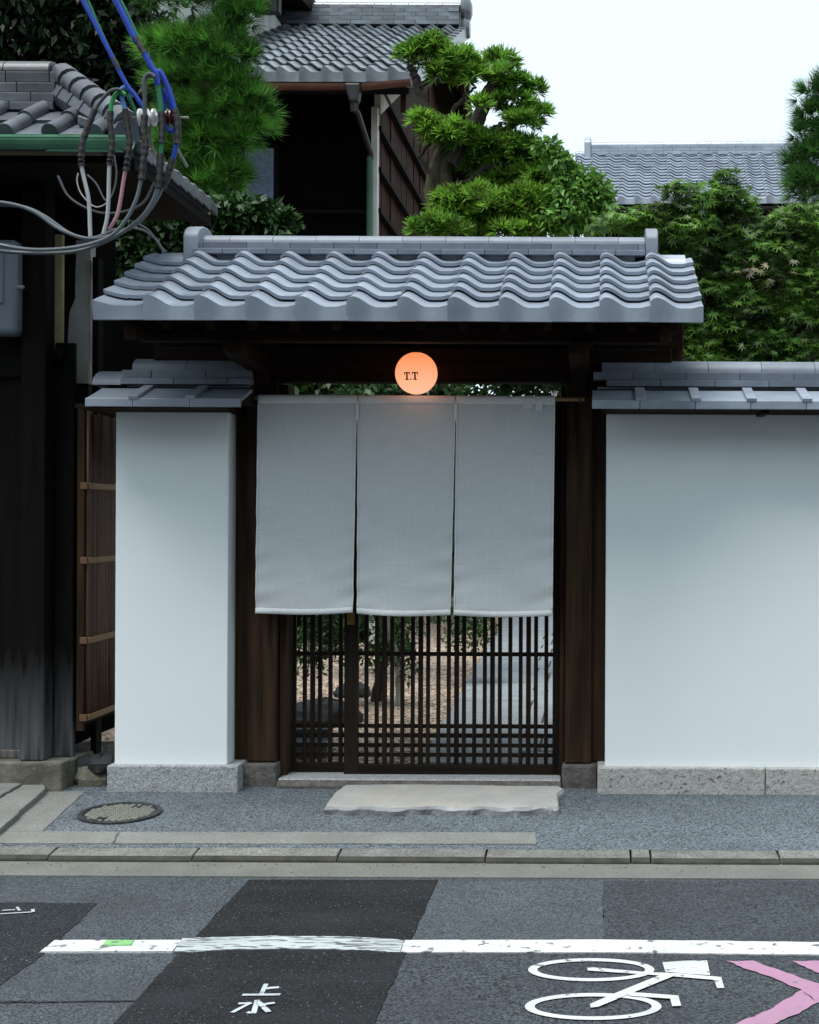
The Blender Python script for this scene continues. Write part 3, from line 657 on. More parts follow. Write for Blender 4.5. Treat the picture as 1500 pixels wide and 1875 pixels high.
# jambs, head and lintel
MB().box(-1.744, -1.705, 7.80, 7.97, .053, 2.2).build('door_jamb', WV, gate, bevel=.003)
MB().box(-.205, -.18, 7.80, 7.97, .053, 2.2).build('door_jamb', WV, gate, bevel=.003)
MB().box(-1.74, -.182, 7.82, 7.96, 2.085, 2.135).build('door_head', WX, gate, bevel=.003)
MB().box(-2.42, .40, YP-.02, YP+.13, 2.212, 2.40).build('lintel_beam', WX, gate, bevel=.008)
MB().box(-2.45, .46, 7.80, 7.84, 2.405, 2.77).build('gable_board', WX, gate)
MB().box(.30, .47, 7.86, 7.90, 2.19, 2.62).build('wing_board', WV, gate, bevel=.003)
MB().box(-2.42, -2.25, 7.86, 7.90, 2.19, 2.62).build('wing_board', WV, gate, bevel=.003)
# front purlin carried by bracket arms, rafters and sheathing
zp = Z_(628, 7.22, 760)
MB().box(-2.33, .36, 7.17, 7.27, zp, zp+.085).build('purlin', WX, gate, bevel=.01)
for xc in (-1.83, -.10):
    mb = MB(); mb.prismx([(7.10, zp-.065), (7.20, zp-.085), (YP+.3, zp-.13), (YP+.3, zp-.01), (7.10, zp-.002)], xc-.05, xc+.05)
    mb.build('bracket_arm', WY, gate, bevel=.006)
    MB().prismx([(YP-.11, 2.30), (YP-.02, 2.12), (YP, 2.12), (YP, 2.36), (YP-.11, 2.36)], xc-.045, xc+.045).build('bracket_block', WY, gate, bevel=.012)
for xa in (-2.30, .33):
    MB().prismx([(6.95, 2.42), (7.88, 2.83), (7.88, 2.74), (6.97, 2.34)], xa-.03, xa+.03).build('barge_board', WY, gate, bevel=.004)
    MB().box(xa-.33 if xa > 0 else xa+.02, xa-.02 if xa > 0 else xa+.36, 7.36, 7.44, zp-.01, zp+.04).build('tie_board', WX, gate, bevel=.004)
al = R(24); ca, sa = math.cos(al), math.sin(al); YE, ZE = 6.90, 2.457
def RP(x, s, q): return (x, YE+s*ca-q*sa, ZE+s*sa+q*ca)
gx0, gx1 = -2.452, .497
for k in range(14):
    x = gx0+.13+k*(gx1-gx0-.26)/13
    p = [RP(x+dx, s, q) for q in (-.085, -.03) for dx, s in ((-.02, .03), (.02, .03), (.02, 1.1), (-.02, 1.1))]
    MB().hexa(p).build('rafter', WY, gate, bevel=.003)
roof = MB().hexa([RP(x, s, q) for q in (-.028, -.004) for x, s in ((gx0+.03, .02), (gx1-.03, .02), (gx1-.03, 1.12), (gx0+.03, 1.12))]).build('roof_deck', WX, gate)
mb = MB(); zt = RP(0, 1.1, 0)[2]
mb.hexa([(gx0, 7.91, zt-.04), (gx1, 7.91, zt-.04), (gx1, 8.95, zt-.50), (gx0, 8.95, zt-.50), (gx0, 7.91, zt), (gx1, 7.91, zt), (gx1, 8.95, zt-.46), (gx0, 8.95, zt-.46)])
mb.build('rear_roof_deck', TILE, gate)
MB().hexa([(gx0+.02, YE+.035, ZE-.024), (gx1-.02, YE+.035, ZE-.024), (gx1-.02, YE+.09, ZE-.005), (gx0+.02, YE+.09, ZE-.005), (gx0+.02, YE+.03, ZE-.006), (gx1-.02, YE+.03, ZE-.006), (gx1-.02, YE+.09, ZE+.02), (gx0+.02, YE+.09, ZE+.02)]).build('eave_batten', WX, gate)
NT = 12; tw = (gx1-gx0)/NT; ex = .169
A = .054
tm = tile_mesh('roof_tile', tw, ex*1.30, al, A, .031, .018, TILE)
tmf = tile_mesh('roof_tile', tw, ex*1.30, al, A, .031, .018, TILE, first=True)
te = tile_mesh('eave_tile', tw, ex*1.30, al, A, .028, .014, TILE, pend=.054)
tef = tile_mesh('eave_tile', tw, ex*1.30, al, A, .028, .014, TILE, first=True, pend=.054)
for i in range(6):
    for k in range(NT):
        me_ = (tef if i == 0 else tmf) if k == 0 else (te if i == 0 else tm)
        p = RP(gx0+k*tw+random.uniform(-.0015, .0015), i*ex+random.uniform(-.002, .002), 0)
        o = inst('eave_tile' if i == 0 else 'roof_tile', me_, gate, p)
        o.rotation_euler = (random.uniform(-.006, .006), random.uniform(-.007, .007), random.uniform(-.006, .006))
# ridge: bedding mortar, two flat courses, half-round caps, end boards
ZR = Z_(466.5, 7.73, 900); RX0, RX1 = X_(359, 7.78, 440), X_(1182, 7.78, 440)
MORT = mat('ridge_mortar', (.33, .36, .41), (.24, .265, .30), rough=.8, scale=6, bump=.2)
MB().box(gx0+.36, gx1-.3, 7.775, 8.05, ZR-.14, ZR).build('ridge_bed', MORT, gate)
def gcourse(nm, z, h, y0, y1, st, capw=None):
    x = st
    while x < RX1-1e-6:
        a, b = max(x, RX0), min(x+.2375, RX1)
        if b-a > .01:
            l = b-a-.0025; yc = (y0+y1)/2
            me_ = cap_mesh(nm, l, capw, h, TILE_RIDGE) if capw else slab_mesh(nm, l, y0-yc, y1-yc, h-.003, TILE_RIDGE)
            o = inst(nm, me_, gate, (a, yc, z), 0 if capw else .0025); o.rotation_euler = (random.uniform(-.002, .002),)*3
        x += .2375
gcourse('ridge_tile', ZR, .030, 7.715, 8.105, X_(411.5, 7.78)-.2375); gcourse('ridge_tile', ZR+.031, .040, 7.74, 8.08, X_(373.5, 7.78)-.2375)
gcourse('ridge_cap_tile', ZR+.073, .056, 0, 15.82, X_(416.5, 7.78)-.2375, capw=.22)
for xa, xb in ((X_(334, 7.73), X_(361, 7.73)), (X_(1180.5, 7.73), X_(1203, 7.73))):
    hb, ht = ZR-.055, Z_(407, 7.73, 760); yc, hw = 7.91, .19
    prof = [(yc-hw, hb), (yc+hw, hb), (yc+hw, ht-.09)]+[(yc+hw*math.cos(q), ht-.09+.09*math.sin(q)) for q in np.linspace(.15, math.pi-.15, 9)]+[(yc-hw, ht-.09)]
    MB().prismx(prof, xa, xb).build('ridge_end_tile', TILE_RIDGE, gate, True, bevel=.006, angle=30)
for xa, xb in ((gx0+.05, X_(334, 7.73)-.002), (X_(1203.5, 7.73)+.002, gx1-.025)):
    zc = ZR-.045
    MB().prismx([(7.73, zc), (8.09, zc)]+[(7.91+.18*math.cos(q), zc+.075*math.sin(q)) for q in np.linspace(.08, math.pi-.08, 12)], xa, xb).build('gable_round_tile', TILE, gate, True, angle=30)
# lattice doors
def bars(px0, px1, offs, Y, z0, z1, name, parent, wid=7.2, alt=()):
    n = 0
    for p in offs:
        if px0 < p < px1:
            w = wid+(1.5 if n % 4 == 2 else 0); x = X_(p, Y); h = w/2*Y/F
            MB().box(x-h, x+h, Y, Y+.022, z0, z1).build(name, WLAT, parent, bevel=.0025); n += 1
allb = []
for base in range(473, 1080, 66): allb += [base, base+19, base+33.3, base+46.8]
# phase so that 738,757,771.5,785 are bars
allb = [738+66*k+d for k in range(-4, 6) for d in (0, 19, 33.4, 47)]
allb = [p-(.35 if p > 900 else 0) for p in allb]
ZT = 2.10; zb0, zb1 = Z_(1424, 7.86, 780), Z_(1399.5, 7.86, 780)
def door(name, px0, px1, Y, stiles, lab):
    d = MB().box(X_(px0, Y), X_(px1, Y), Y-.004, Y+.03, zb0+.004, zb1).build('lattice_door', WLATX, gate, bevel=.003); d['label'] = lab
    for a, b in stiles: MB().box(X_(a, Y), X_(b, Y), Y-.006, Y+.032, zb0+.003, ZT).build('stile', WLAT, d, bevel=.003)
    for a, b in ((1327, 1334.5), (1344, 1352), (1362.5, 1369.5), (1380, 1387), (1194.5, 1202), (1010, 1018), (830, 838)):
        MB().box(X_(px0, Y)+.001, X_(px1, Y)-.001, Y+.018, Y+.034, Z_(b, Y, 780), Z_(a, Y, 780)).build('cross_rail', WLATX, d, bevel=.002)
    MB().box(X_(px0, Y), X_(px1, Y), Y-.003, Y+.029, ZT-.05, ZT-.002).build('top_rail', WLATX, d, bevel=.003)
    return d
d1 = door('left', 512, 655, 7.905, [(511, 531)], 'narrow left lattice door panel')
bars(535, 632, allb, 7.909, zb1, ZT-.05, 'bar', d1)
d2 = door('right', 633, 1036, 7.855, [(632, 657.5), (1013.5, 1036)], 'wide right sliding lattice door')
bars(662, 1018, allb, 7.858, zb1, ZT-.05, 'bar', d2)
p0, p1 = at(636, 1144, 7.845), at(649.5, 1121, 7.845)
pl_ = MB().box(p0[0], p1[0], 7.840, 7.849, p0[2], p1[2]).build('door_plate', BRASS, d2, bevel=.002)
# ================================================================== curtain, rod, lantern
def rodp(): pass
YN = 7.66; zt_ = Z_(724, YN, 740)
rod = MB(); n_ = 0
for xa, xb in ((-1.93, -1.55), (-1.549, -1.10), (-1.099, -.62), (-.619, -.075)):
    rod.lathe([(.0115, xa), (.0125, xa+.004), (.0115, xa+.012), (.0115, xb-.01), (.0125, xb-.003), (.0115, xb)], (0, YN+.012, zt_-.016), 'x', 10)
o = rod.build('bamboo_rod', BAMBOOY, None, True); tag(o, 'thin bamboo rod threaded through the top of the white curtain', 'rod')
for xa, lab in ((-1.88, 'dark iron hook holding the left end of the bamboo rod on the gate post'), (-.10, 'dark iron hook holding the right end of the bamboo rod on the gate post')):
    o = MB().tube([(xa, YP+.01, zt_+.03), (xa, YN+.05, zt_+.02), (xa, YN+.012, zt_-.036), (xa, YN-.01, zt_-.02)], .005, 6).build('rod_hook', IRON, None, True); tag(o, lab, 'hook', 'hooks carrying the curtain rod')
lm = bpy.data.materials.new('white_linen'); lm.use_nodes = True; t = lm.node_tree; N = t.nodes; L = t.links; b = N['Principled BSDF']
tcn = N.new('ShaderNodeTexCoord')
def lnoise(scale, st, detail=3):
    mp = N.new('ShaderNodeMapping'); mp.inputs['Scale'].default_value = st; L.new(tcn.outputs['Object'], mp.inputs[0])
    n = N.new('ShaderNodeTexNoise'); n.inputs['Scale'].default_value = scale; n.inputs['Detail'].default_value = detail; L.new(mp.outputs[0], n.inputs['Vector']); return n.outputs['Fac']
a1, a2, a3 = lnoise(30, (.35, 1, 14)), lnoise(30, (12, 1, .3)), lnoise(9, (.5, 1, 22), 2)
s1 = N.new('ShaderNodeMath'); s1.operation = 'ADD'; L.new(a1, s1.inputs[0]); L.new(a2, s1.inputs[1])
rr_ = N.new('ShaderNodeValToRGB'); rr_.color_ramp.elements[0].position = .35; rr_.color_ramp.elements[1].position = .65
hm = N.new('ShaderNodeMath'); hm.operation = 'MULTIPLY'; hm.inputs[1].default_value = .5; L.new(s1.outputs[0], hm.inputs[0]); L.new(hm.outputs[0], rr_.inputs['Fac'])
rr_.color_ramp.elements[0].color = (.68, .725, .745, 1); rr_.color_ramp.elements[1].color = (.80, .845, .86, 1)
sl = N.new('ShaderNodeValToRGB'); sl.color_ramp.elements[0].position = .70; sl.color_ramp.elements[1].position = .76; L.new(a3, sl.inputs['Fac'])
mxx = N.new('ShaderNodeMix'); mxx.data_type = 'RGBA'; L.new(sl.outputs[0], mxx.inputs['Factor']); L.new(rr_.outputs[0], mxx.inputs[6]); mxx.inputs[7].default_value = (.42, .43, .43, 1)
L.new(mxx.outputs[2], b.inputs['Base Color']); b.inputs['Roughness'].default_value = .95; b.inputs['Specular IOR Level'].default_value = .1
bp = N.new('ShaderNodeBump'); bp.inputs['Strength'].default_value = .25; bp.inputs['Distance'].default_value = .003; L.new(hm.outputs[0], bp.inputs['Height']); L.new(bp.outputs[0], b.inputs['Normal'])
tr = N.new('ShaderNodeBsdfTranslucent'); L.new(mxx.outputs[2], tr.inputs[0]); ms = N.new('ShaderNodeMixShader'); ms.inputs[0].default_value = .22
L.new(b.outputs[0], ms.inputs[1]); L.new(tr.outputs[0], ms.inputs[2]); L.new(ms.outputs[0], N['Material Output'].inputs[0])
HEM = mat('linen_hem', (.80, .83, .83), (.74, .77, .775), rough=.95, scale=60, bump=.2, spec=.1)
cur = thing('door_curtain', 'white linen door curtain of three panels hanging across the gate', 'curtain', (-1.05, YN, zt_))
def panel(k, pxT0, pxT1, pxB0, pxB1, pyB0, pyB1):
    x0t, x1t, x0b, x1b = X_(pxT0, YN), X_(pxT1, YN), X_(pxB0, YN, 1127), X_(pxB1, YN, 1127)
    zb = lambda u: Z_(pyB0+(pyB1-pyB0)*u+5*math.sin(u*math.pi)*.6, YN, 740)
    nu, nv = 36, 90; ph = k*1.7
    def S(u, v, dy=0):
        z1 = zb(u); z = zt_+(z1-zt_)*v; e = v**1.5
        x = (x0t+(x0b-x0t)*v)*(1-u)+(x1t+(x1b-x1t)*v)*u
        y = YN+dy-.014*math.sin(u*math.pi)*e+.009*e*math.sin(u*7+ph)+.0075*v*math.sin(v*34+u*5*math.sin(v*5+ph)+ph)*(abs(u-.5)*1.7)**1.2+.0042*v*math.sin(v*67+ph*2+u*9)*(abs(u-.5)*2)**1.6+.003*v*math.sin(v*23-u*6+ph)+.006*math.sin(u*19+ph)*(1-v)**4*.5
        return (x, y, z)
    def grid(u0, u1, v0, v1, a, c, dy, name, m):
        mb = MB(); mb.add([S(u0+(u1-u0)*i/a, v0+(v1-v0)*j/c, dy) for j in range(c+1) for i in range(a+1)], [(j*(a+1)+i, (j+1)*(a+1)+i, (j+1)*(a+1)+i+1, j*(a+1)+i+1) for j in range(c) for i in range(a)])
        o = mb.build(name, m, cur, True)
        return o
    pn = grid(0, 1, 0, 1, nu, nv, 0, 'panel', lm)
    so_ = pn.modifiers.new('thickness', 'SOLIDIFY'); so_.thickness = .0012
    for nm, q in (('top_hem', (0, 1, .004, .038, nu, 3, -.003)), ('bottom_hem', (0, 1, .974, .9995, nu, 2, -.003)), ('side_hem', (0, .013, .038, .974, 2, nv, -.0025)), ('side_hem', (.987, 1, .038, .974, 2, nv, -.0025))):
        o = grid(*q, nm, HEM if nm == 'bottom_hem' else HEM); s2 = o.modifiers.new('thickness', 'SOLIDIFY'); s2.thickness = .0008
panel(0, 471, 653, 467.5, 646, 1124, 1122); panel(1, 654, 834, 653, 825, 1124, 1126); panel(2, 835, 1016, 831, 1011.5, 1126, 1126)
for a, b_, c, d_ in ((956, 738, 975, 748), (980, 733, 994, 753)):
    p0, p1 = at(a, d_, YN-.006), at(b_ if 0 else c, b_, YN-.006); MB().box(p0[0], p1[0], YN-.0062, YN-.0045, p0[2], p1[2]).build('sewn_tag', HEM, cur)
for px in (653.5, 834.5):     # stitched join at the top of each slit
    x = X_(px, YN); MB().box(x-.006, x+.006, YN-.0075, YN-.0055, Z_(770, YN, 740), zt_-.03).build('join_strip', HEM, cur)
# lantern
lc = np.array(at(762.5, 683.5, 7.56)); lr = 38.6*7.56/F
lan = thing('globe_lantern', 'glowing orange globe lantern with dark letters hanging above the white curtain', 'lantern', tuple(lc-np.array((0, 0, lr))))
gm = bpy.data.materials.new('glowing_paper'); gm.use_nodes = True; t = gm.node_tree; N = t.nodes; L = t.links; b = N['Principled BSDF']
b.inputs['Base Color'].default_value = (.75, .36, .20, 1); b.inputs['Roughness'].default_value = .3
tcn = N.new('ShaderNodeTexCoord'); sp = N.new('ShaderNodeSeparateXYZ'); L.new(tcn.outputs['Generated'], sp.inputs[0])
rr_ = N.new('ShaderNodeValToRGB'); e = rr_.color_ramp.elements; e[0].position = .0; e[0].color = (.93, .40, .245, 1); e[1].position = 1; e[1].color = (.86, .255, .082, 1)
L.new(sp.outputs[2], rr_.inputs[0]); L.new(rr_.outputs[0], b.inputs['Emission Color']); b.inputs['Emission Strength'].default_value = .38
mb = MB(); nn = 48; prof = [(lr*math.sin(q), -lr*math.cos(q)) for q in np.linspace(.001, math.pi-.001, 36)]
mb.lathe(prof, lc, 'z', nn).build('globe', gm, lan, True, angle=180)
INK = mat('dark_red_ink', (.012, .003, .003), (.010, .003, .003), rough=.9, spec=.05)
def letter(name, rects):
    mb = MB()
    for x0, y0, x1, y1 in rects:        # pixel rectangles, projected on the globe
        nx, ny = 5, 8; V = []
        for j in range(ny+1):
            for i in range(nx+1):
                p = at(x0+(x1-x0)*i/nx, y0+(y1-y0)*j/ny, 7.56); dx, dz = p[0]-lc[0], p[2]-lc[2]
                V.append((p[0], lc[1]-math.sqrt(max(lr*lr-dx*dx-dz*dz, 0))*1.0-.0012, p[2]))
        mb.add(V, [(j*(nx+1)+i, (j+1)*(nx+1)+i, (j+1)*(nx+1)+i+1, j*(nx+1)+i+1) for j in range(ny) for i in range(nx)])
    mb.build(name, INK, lan)
def T(x): return [(x, 684.8, x+11, 686.6), (x, 684.8, x+1.7, 689.6), (x+9.3, 684.8, x+11, 689.6), (x+4.0, 686.1, x+7.0, 697.2), (x+2.2, 697.0, x+8.8, 698.8)]
letter('letter', T(744.6)); letter('letter', T(759.4)); letter('letter', [(755.9, 696.2, 758.3, 698.8)])
MB().tube([tuple(lc+np.array((0, .0, lr-.004))), tuple(lc+np.array((0, .02, lr+.05))), (lc[0], 7.745, lc[2]+lr+.07)], .006, 8).build('hanger', IRON, lan, True)
MB().lathe([(.03, 0), (.03, .012), (.018, .02)], tuple(lc+np.array((0, 0, lr-.008))), 'z', 16).build('lantern_cap', IRON, lan, True)
# ================================================================== old wooden house at the left
old = thing('old_wooden_house', 'dark weathered timber house with a hipped tile roof at the left edge', 'house', (-4, 8.5, 0))
MB().prism(rough_poly([(-6.5, 7.565), (-2.86, 7.585), (-2.80, 8.3), (-6.5, 8.3)], 10, .012, 4), -.1, .155).build('plinth_stone', MOSSY, old, bevel=.02)
xs = [X_(p, 7.72) for p in (-420, -330, -250, -170, -90, -20, 44)]
for a, b in zip(xs[:-1], xs[1:]):
    MB().box(a+.002, b-.002, 7.72+random.uniform(0, .006), 7.75, .17, 2.45).build('wall_board', WBL, old, bevel=.003)
MB().box(-6.5, -3.1, 7.69, 7.74, Z_(690, 7.69, 20), Z_(655, 7.69, 20)).build('rail', WDARKX, old, bevel=.004)
MB().box(-6.5, -2.98, 7.705, 7.76, .157, .20).build('sill', WPALE, old, bevel=.004)
MB().box(-3.104, -2.973, 7.63, 7.76, .157, 3.3).build('corner_post', WBL, old, bevel=.006)
MB().box(-2.972, -2.866, 7.76, 7.80, .157, 2.42).build('return_board', WBL, old, bevel=.004)
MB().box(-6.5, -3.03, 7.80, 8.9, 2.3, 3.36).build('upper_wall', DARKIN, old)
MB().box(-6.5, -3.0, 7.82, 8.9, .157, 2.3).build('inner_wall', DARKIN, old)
MB().box(X_(99.5, 7.78), X_(113.5, 7.78), 7.765, 7.80, Z_(637, 7.78, 105), Z_(430, 7.78, 105)).build('earth_wall_strip', EARTH, old)
poly = [(124, 700), (124, 628), (127, 575), (138, 545), (139, 440), (167, 440), (166, 500), (163, 560), (164, 640), (160, 702)]
pw = [at(px, py, 8.02) for px, py in poly]
MB().prismy(rough_poly([(p[0], p[2]) for p in pw][::-1], 4, .003, 2), 8.02, 8.10).build('plaster_strip', PLASTER_OLD, old)
MB().box(X_(139, 8.05), X_(162, 8.05), 8.04, 8.2, .3, Z_(700, 8.05, 150)).build('rubble_wall', ROCK, old)
MB().box(X_(167, 7.97), X_(178, 7.97), 7.97, 8.06, .1, Z_(470, 7.97, 170)).build('side_post', WDARK, old, bevel=.004)
MB().box(X_(99, 7.77), X_(121, 7.77), 7.70, 7.81, Z_(660, 7.77, 105), Z_(638, 7.77, 105)).build('beam_end', WDARKX, old, bevel=.003)
# bamboo slat screen on the side wall
scr = MB().box(-2.815, -2.80, 7.76, 8.30, .33, 2.06).build('screen_frame', WDARK, old)
ys = np.linspace(7.765, 8.28, 22)
slm = MB().lathe([(.0105, 0), (.011, .55), (.010, 1.10), (.011, 1.68)], (0, 0, 0), 'z', 7).mesh('bamboo_slat', BAMBOO, True)
for y_ in ys:
    o = inst('bamboo_slat', slm, old, (-2.79, y_, .36+random.uniform(-.01, .01))); o.rotation_euler = (0, 0, random.random()*6)
for pyl in (890, 1026, 1172, 1313):
    z = Z_(pyl, 7.78, 180)
    MB().box(-2.792, -2.772, 7.755, 8.29, z-.017, z+.017).build('cross_batten', BAMBOOY, old, bevel=.004)
    MB().box(X_(147, 7.74), X_(160, 7.74), 7.735, 7.80, z-.019, z+.019).build('batten_end', mat('batten_wood', (.16, .085, .045), (.10, .05, .025), rough=.7), old, bevel=.003)
MB().box(-2.84, -2.80, 7.74, 7.765, .30, 2.07).build('screen_stile', WV, old, bevel=.003)
# roof
ZE2, YE2, XE2 = 3.355, 7.1, -2.357
YR2, ZR2, XR2 = 7.66, 3.66, -2.917
a2 = math.atan2(ZR2-ZE2, YR2-YE2)
MB().add([(-6.6, YE2+.02, ZE2), (XE2-.02, YE2+.02, ZE2), (XR2, YR2, ZR2), (-6.6, YR2, ZR2), (-6.6, YE2+.02, ZE2-.05), (XE2-.02, YE2+.02, ZE2-.05), (XR2, YR2+.0, ZR2-.07), (-6.6, YR2, ZR2-.07)],
         [(0, 1, 2, 3), (7, 6, 5, 4), (0, 4, 5, 1), (1, 5, 6, 2)]).build('front_roof_slope', TILE_DARK, old)
MB().add([(XE2-.02, YE2+.02, ZE2), (XE2-.02, 8.63, ZE2), (XR2, 8.63, ZR2), (XR2, YR2, ZR2), (XE2-.02, YE2+.02, ZE2-.05), (XE2-.02, 8.63, ZE2-.05), (XR2, 8.63, ZR2-.07), (XR2, YR2, ZR2-.07)],
         [(0, 1, 2, 3), (7, 6, 5, 4), (0, 4, 5, 1), (1, 5, 6, 2)]).build('side_roof_slope', TILE_DARK, old)
MB().add([(-6.6, 8.63, ZR2), (XR2, 8.63, ZR2), (XR2, YR2, ZR2), (-6.6, YR2, ZR2)], [(0, 1, 2, 3)]).build('flat_roof', TILE_DARK, old)
MB().box(-6.6, XE2-.06, YE2+.1, 8.6, ZE2-.09, ZE2-.052).build('eave_boarding', WDARKX, old)
sw = .222; x = X_(112, 7.1)+.1
cx_ = [X_(100, 7.15)-sw*k for k in range(-1, 12)]
def sl2(x, s, q): return (x, YE2+s*math.cos(a2)-q*math.sin(a2), ZE2+s*math.sin(a2)+q*math.cos(a2))
for k, x in enumerate(cx_):
    Lmax = .60 if k else .22
    # flat pans in two rows, half-round cover tile along the joint
    for r_ in range(2):
        if k == 0 and r_: continue
        xa, xb = x-sw+.03, x-.0
        s0, s1 = r_*.30-.01, r_*.30+.33
        MB().hexa([sl2(xa, s0, .012), sl2(xb, s0, .012), sl2(xb, s1, -.0), sl2(xa, s1, .0), sl2(xa, s0, .034), sl2(xb, s0, .034), sl2(xb, s1, .012), sl2(xa, s1, .012)]).build('pan_tile', TILE_SOOT, old, bevel=.003)
    for r_ in range(2):
        if k == 0 and r_: continue
        MB().tube([sl2(x, r_*.28-.02, .045), sl2(x, r_*.28+.275, .036)], [.042, .038], 12).build('cover_tile', TILE_SOOT, old, True)
# hip ridge made of curved tiles climbing the corner
p0, p1 = np.array((XE2-.02, YE2+.03, ZE2+.02)), np.array((XR2, YR2, ZR2+.06))
for i in range(6):
    a_, b_ = p0+(p1-p0)*(i/6), p0+(p1-p0)*((i+1.12)/6)
    up = np.array((0, 0, .055+.012*i))
    MB().tube([a_+up*.3, b_+up*.3], [.075, .07], 8).build('hip_base_tile', TILE_DARK, old, True)
    MB().tube([a_+up+(0, 0, .02), (a_+b_)/2+up+(0, 0, .032), b_+up+(0, 0, .012)], [.066, .062, .054], 12).build('hip_cap_tile', TILE_SOOT, old, True)
# main ridge: three flat courses and caps
zz = ZR2-.03
for j, (h, o_) in enumerate(((.045, 0), (.05, .11), (.055, .03), (.06, .2))):
    x = XR2+.02-o_*.0
    k = 0
    while x > -5.2:
        l = .235 if k else .235-o_
        inst('ridge_tile', slab_mesh('ridge_tile', l-.004, -.15+.012*j, .15, h-.004, TILE_SOOT), old, (x-l, YR2+.02, zz), .003); x -= l; k += 1
    zz += h+.002
x = XR2-.02
for k in range(9): inst('ridge_cap_tile', cap_mesh('ridge_cap_tile', .24, .22, .075, TILE_SOOT), old, (x-.245*(k+1), YR2+.02, zz))
# verdigris gutter along the front eave and dark tile row on the side eave
gpts = [(math.cos(q)*.055, math.sin(q)*.055) for q in np.linspace(math.pi, 2*math.pi, 9)]
gi = [(x*.9, z*.9) for x, z in gpts[::-1]]
MB().prismx([(YE2-.05+y_, ZE2-.005+z) for y_, z in gpts+gi][::-1], -6.6, XE2+.03).build('eave_gutter', COPPER, old)
MB().prismx([(YE2-.106, ZE2-.012), (YE2-.094, ZE2-.012), (YE2-.094, ZE2+.0), (YE2-.106, ZE2+.0)], -6.6, XE2+.03).build('gutter_lip', COPPER, old)
MB().hexa([at(82, 277, 7.04), at(228, 279, 7.04), at(228, 279, 7.06), at(82, 277, 7.06), at(100, 262, 7.04), at(196, 252, 7.04), at(196, 252, 7.06), at(100, 262, 7.06)]).build('gutter_flashing', COPPER, old, bevel=.004)
for i in range(9):
    y0 = 7.22+i*.158
    MB().hexa([(XE2-.30, y0, ZE2+.11), (XE2+.035, y0, ZE2-.045), (XE2+.035, y0+.165, ZE2-.060), (XE2-.30, y0+.165, ZE2+.10), (XE2-.30, y0, ZE2+.165), (XE2+.035, y0, ZE2+.03), (XE2+.035, y0+.165, ZE2-.005), (XE2-.30, y0+.165, ZE2+.14)]).build('side_eave_tile', TILE_SOOT, old, bevel=.008)
MB().box(XE2-.1, XE2+.0, 7.2, 8.62, ZE2-.12, ZE2-.07).build('side_eave_board', WDARKX, old)
# meter box on the house front
p0, p1 = at(-40, 612, 7.55), at(30, 437, 7.55)
mbx = thing('meter_box', 'grey rounded electric meter box on the old house front at the left edge', 'meter box', ((p0[0]+p1[0])/2, 7.6, p0[2]))
MB().box(p0[0], p1[0], 7.55, 7.69, p0[2], p1[2]).build('case', STEELG, mbx, bevel=.035, seg=4)
MB().box(p0[0]+.02, p1[0]-.065, 7.537, 7.56, p0[2]+.16, p1[2]-.03).build('cover', STEELG, mbx, bevel=.01)
MB().lathe([(.012, -.03), (.012, .02), (.008, .03)], (p1[0]+.0, 7.58, Z_(524, 7.55, 20)), 'x', 10).build('knob', IRONP, mbx)
# rubble in the gap between house and wall
for i, (px, py, s, lab) in enumerate(((185, 1395, .055, 'whitish dark rubble rock lying in the gap under the bamboo screen'), (172, 1425, .09, 'flat mossy rubble stone in the gap beside the grey wall base'), (152, 1408, .07, 'small dark rubble stone against the mossy plinth'))):
    x, y_, z = at(px, py, 7.75+.03*i); mb = MB(); r = random.Random(i); 
    V = []; n = 9
    prof = [(.1, -.06), (1.0, -.05), (1.1, .03), (.8, .09), (.25, .12)]
    mb.lathe([(s*a, b*s/.1) for a, b in prof], (0, 0, 0), 'z', n); mb.v = [(vx*1.2*r.uniform(.8, 1.2), vy*r.uniform(.8, 1.2), vz*r.uniform(.8, 1.2)) for vx, vy, vz in mb.v]
    o = mb.build('rubble_stone', [ROCK, MOSSY, ROCK][i]); o.location = (x, y_, max(z-.02, .0)); tag(o, lab, 'stone', 'rubble stones in the gap')

# ================================================================== cables and insulators
YC = 6.75
def cp(pts, dy=0, s=3.0): return [at(x/s, y/s, YC+dy) for x, y in pts]
SH = {n: mat(n+'_sheath', c, tuple(v*.75 for v in c), rough=.5, scale=5, spec=.22) for n, c in dict(blue=(.012, .05, .36), lightblue=(.09, .22, .52), green=(.025, .16, .075), brightgreen=(.05, .32, .09), grey=(.07, .08, .09), white=(.36, .38, .39), pink=(.40, .22, .25), lead=(.115, .135, .15)).items()}
TAPE = mat('black_tape', (.018, .018, .02), (.008, .008, .009), rough=.35, scale=60, bump=.6, speck=(40, .66, (.12, .125, .13), .5), stretch=(1, 1, 2.5), spec=.25)
def cable(label, segs, cat='cable', group='service cables spliced at the house corner', dy=0):
    P0 = np.array(at(segs[0][3][0][0]/3, segs[0][3][0][1]/3, YC+dy)); t = thing('power_cable', label, cat, tuple(P0), group)
    for nm, m, r_, pts in segs:
        path_ = smooth_path(cp(pts, dy), 7)
        if nm == 'splice_tape':
            rr_ = [r_*(1+.16*math.sin(i*1.9)+.09*math.sin(i*4.3)) for i in range(len(path_))]
            MB().tube(path_, rr_, 9).build(nm, TAPE, t, True)
        else: MB().tube(path_, r_, 9).build(nm, SH[m], t, True)
    return t
c_ = .0108
def ext(a, b, k=1.6): return (a[0]-(b[0]-a[0])*k, a[1]-(b[1]-a[1])*k)
cable('blue cable descending from the top left to the white insulator', [('sheath', 'blue', c_, [(280, -330), (455, 0), (590, 260), (640, 360)]), ('splice_tape', '', .0115, [(622, 322), (655, 385)]), ('sheath', 'blue', c_, [(645, 370), (700, 470), (740, 520), (788, 590)])])
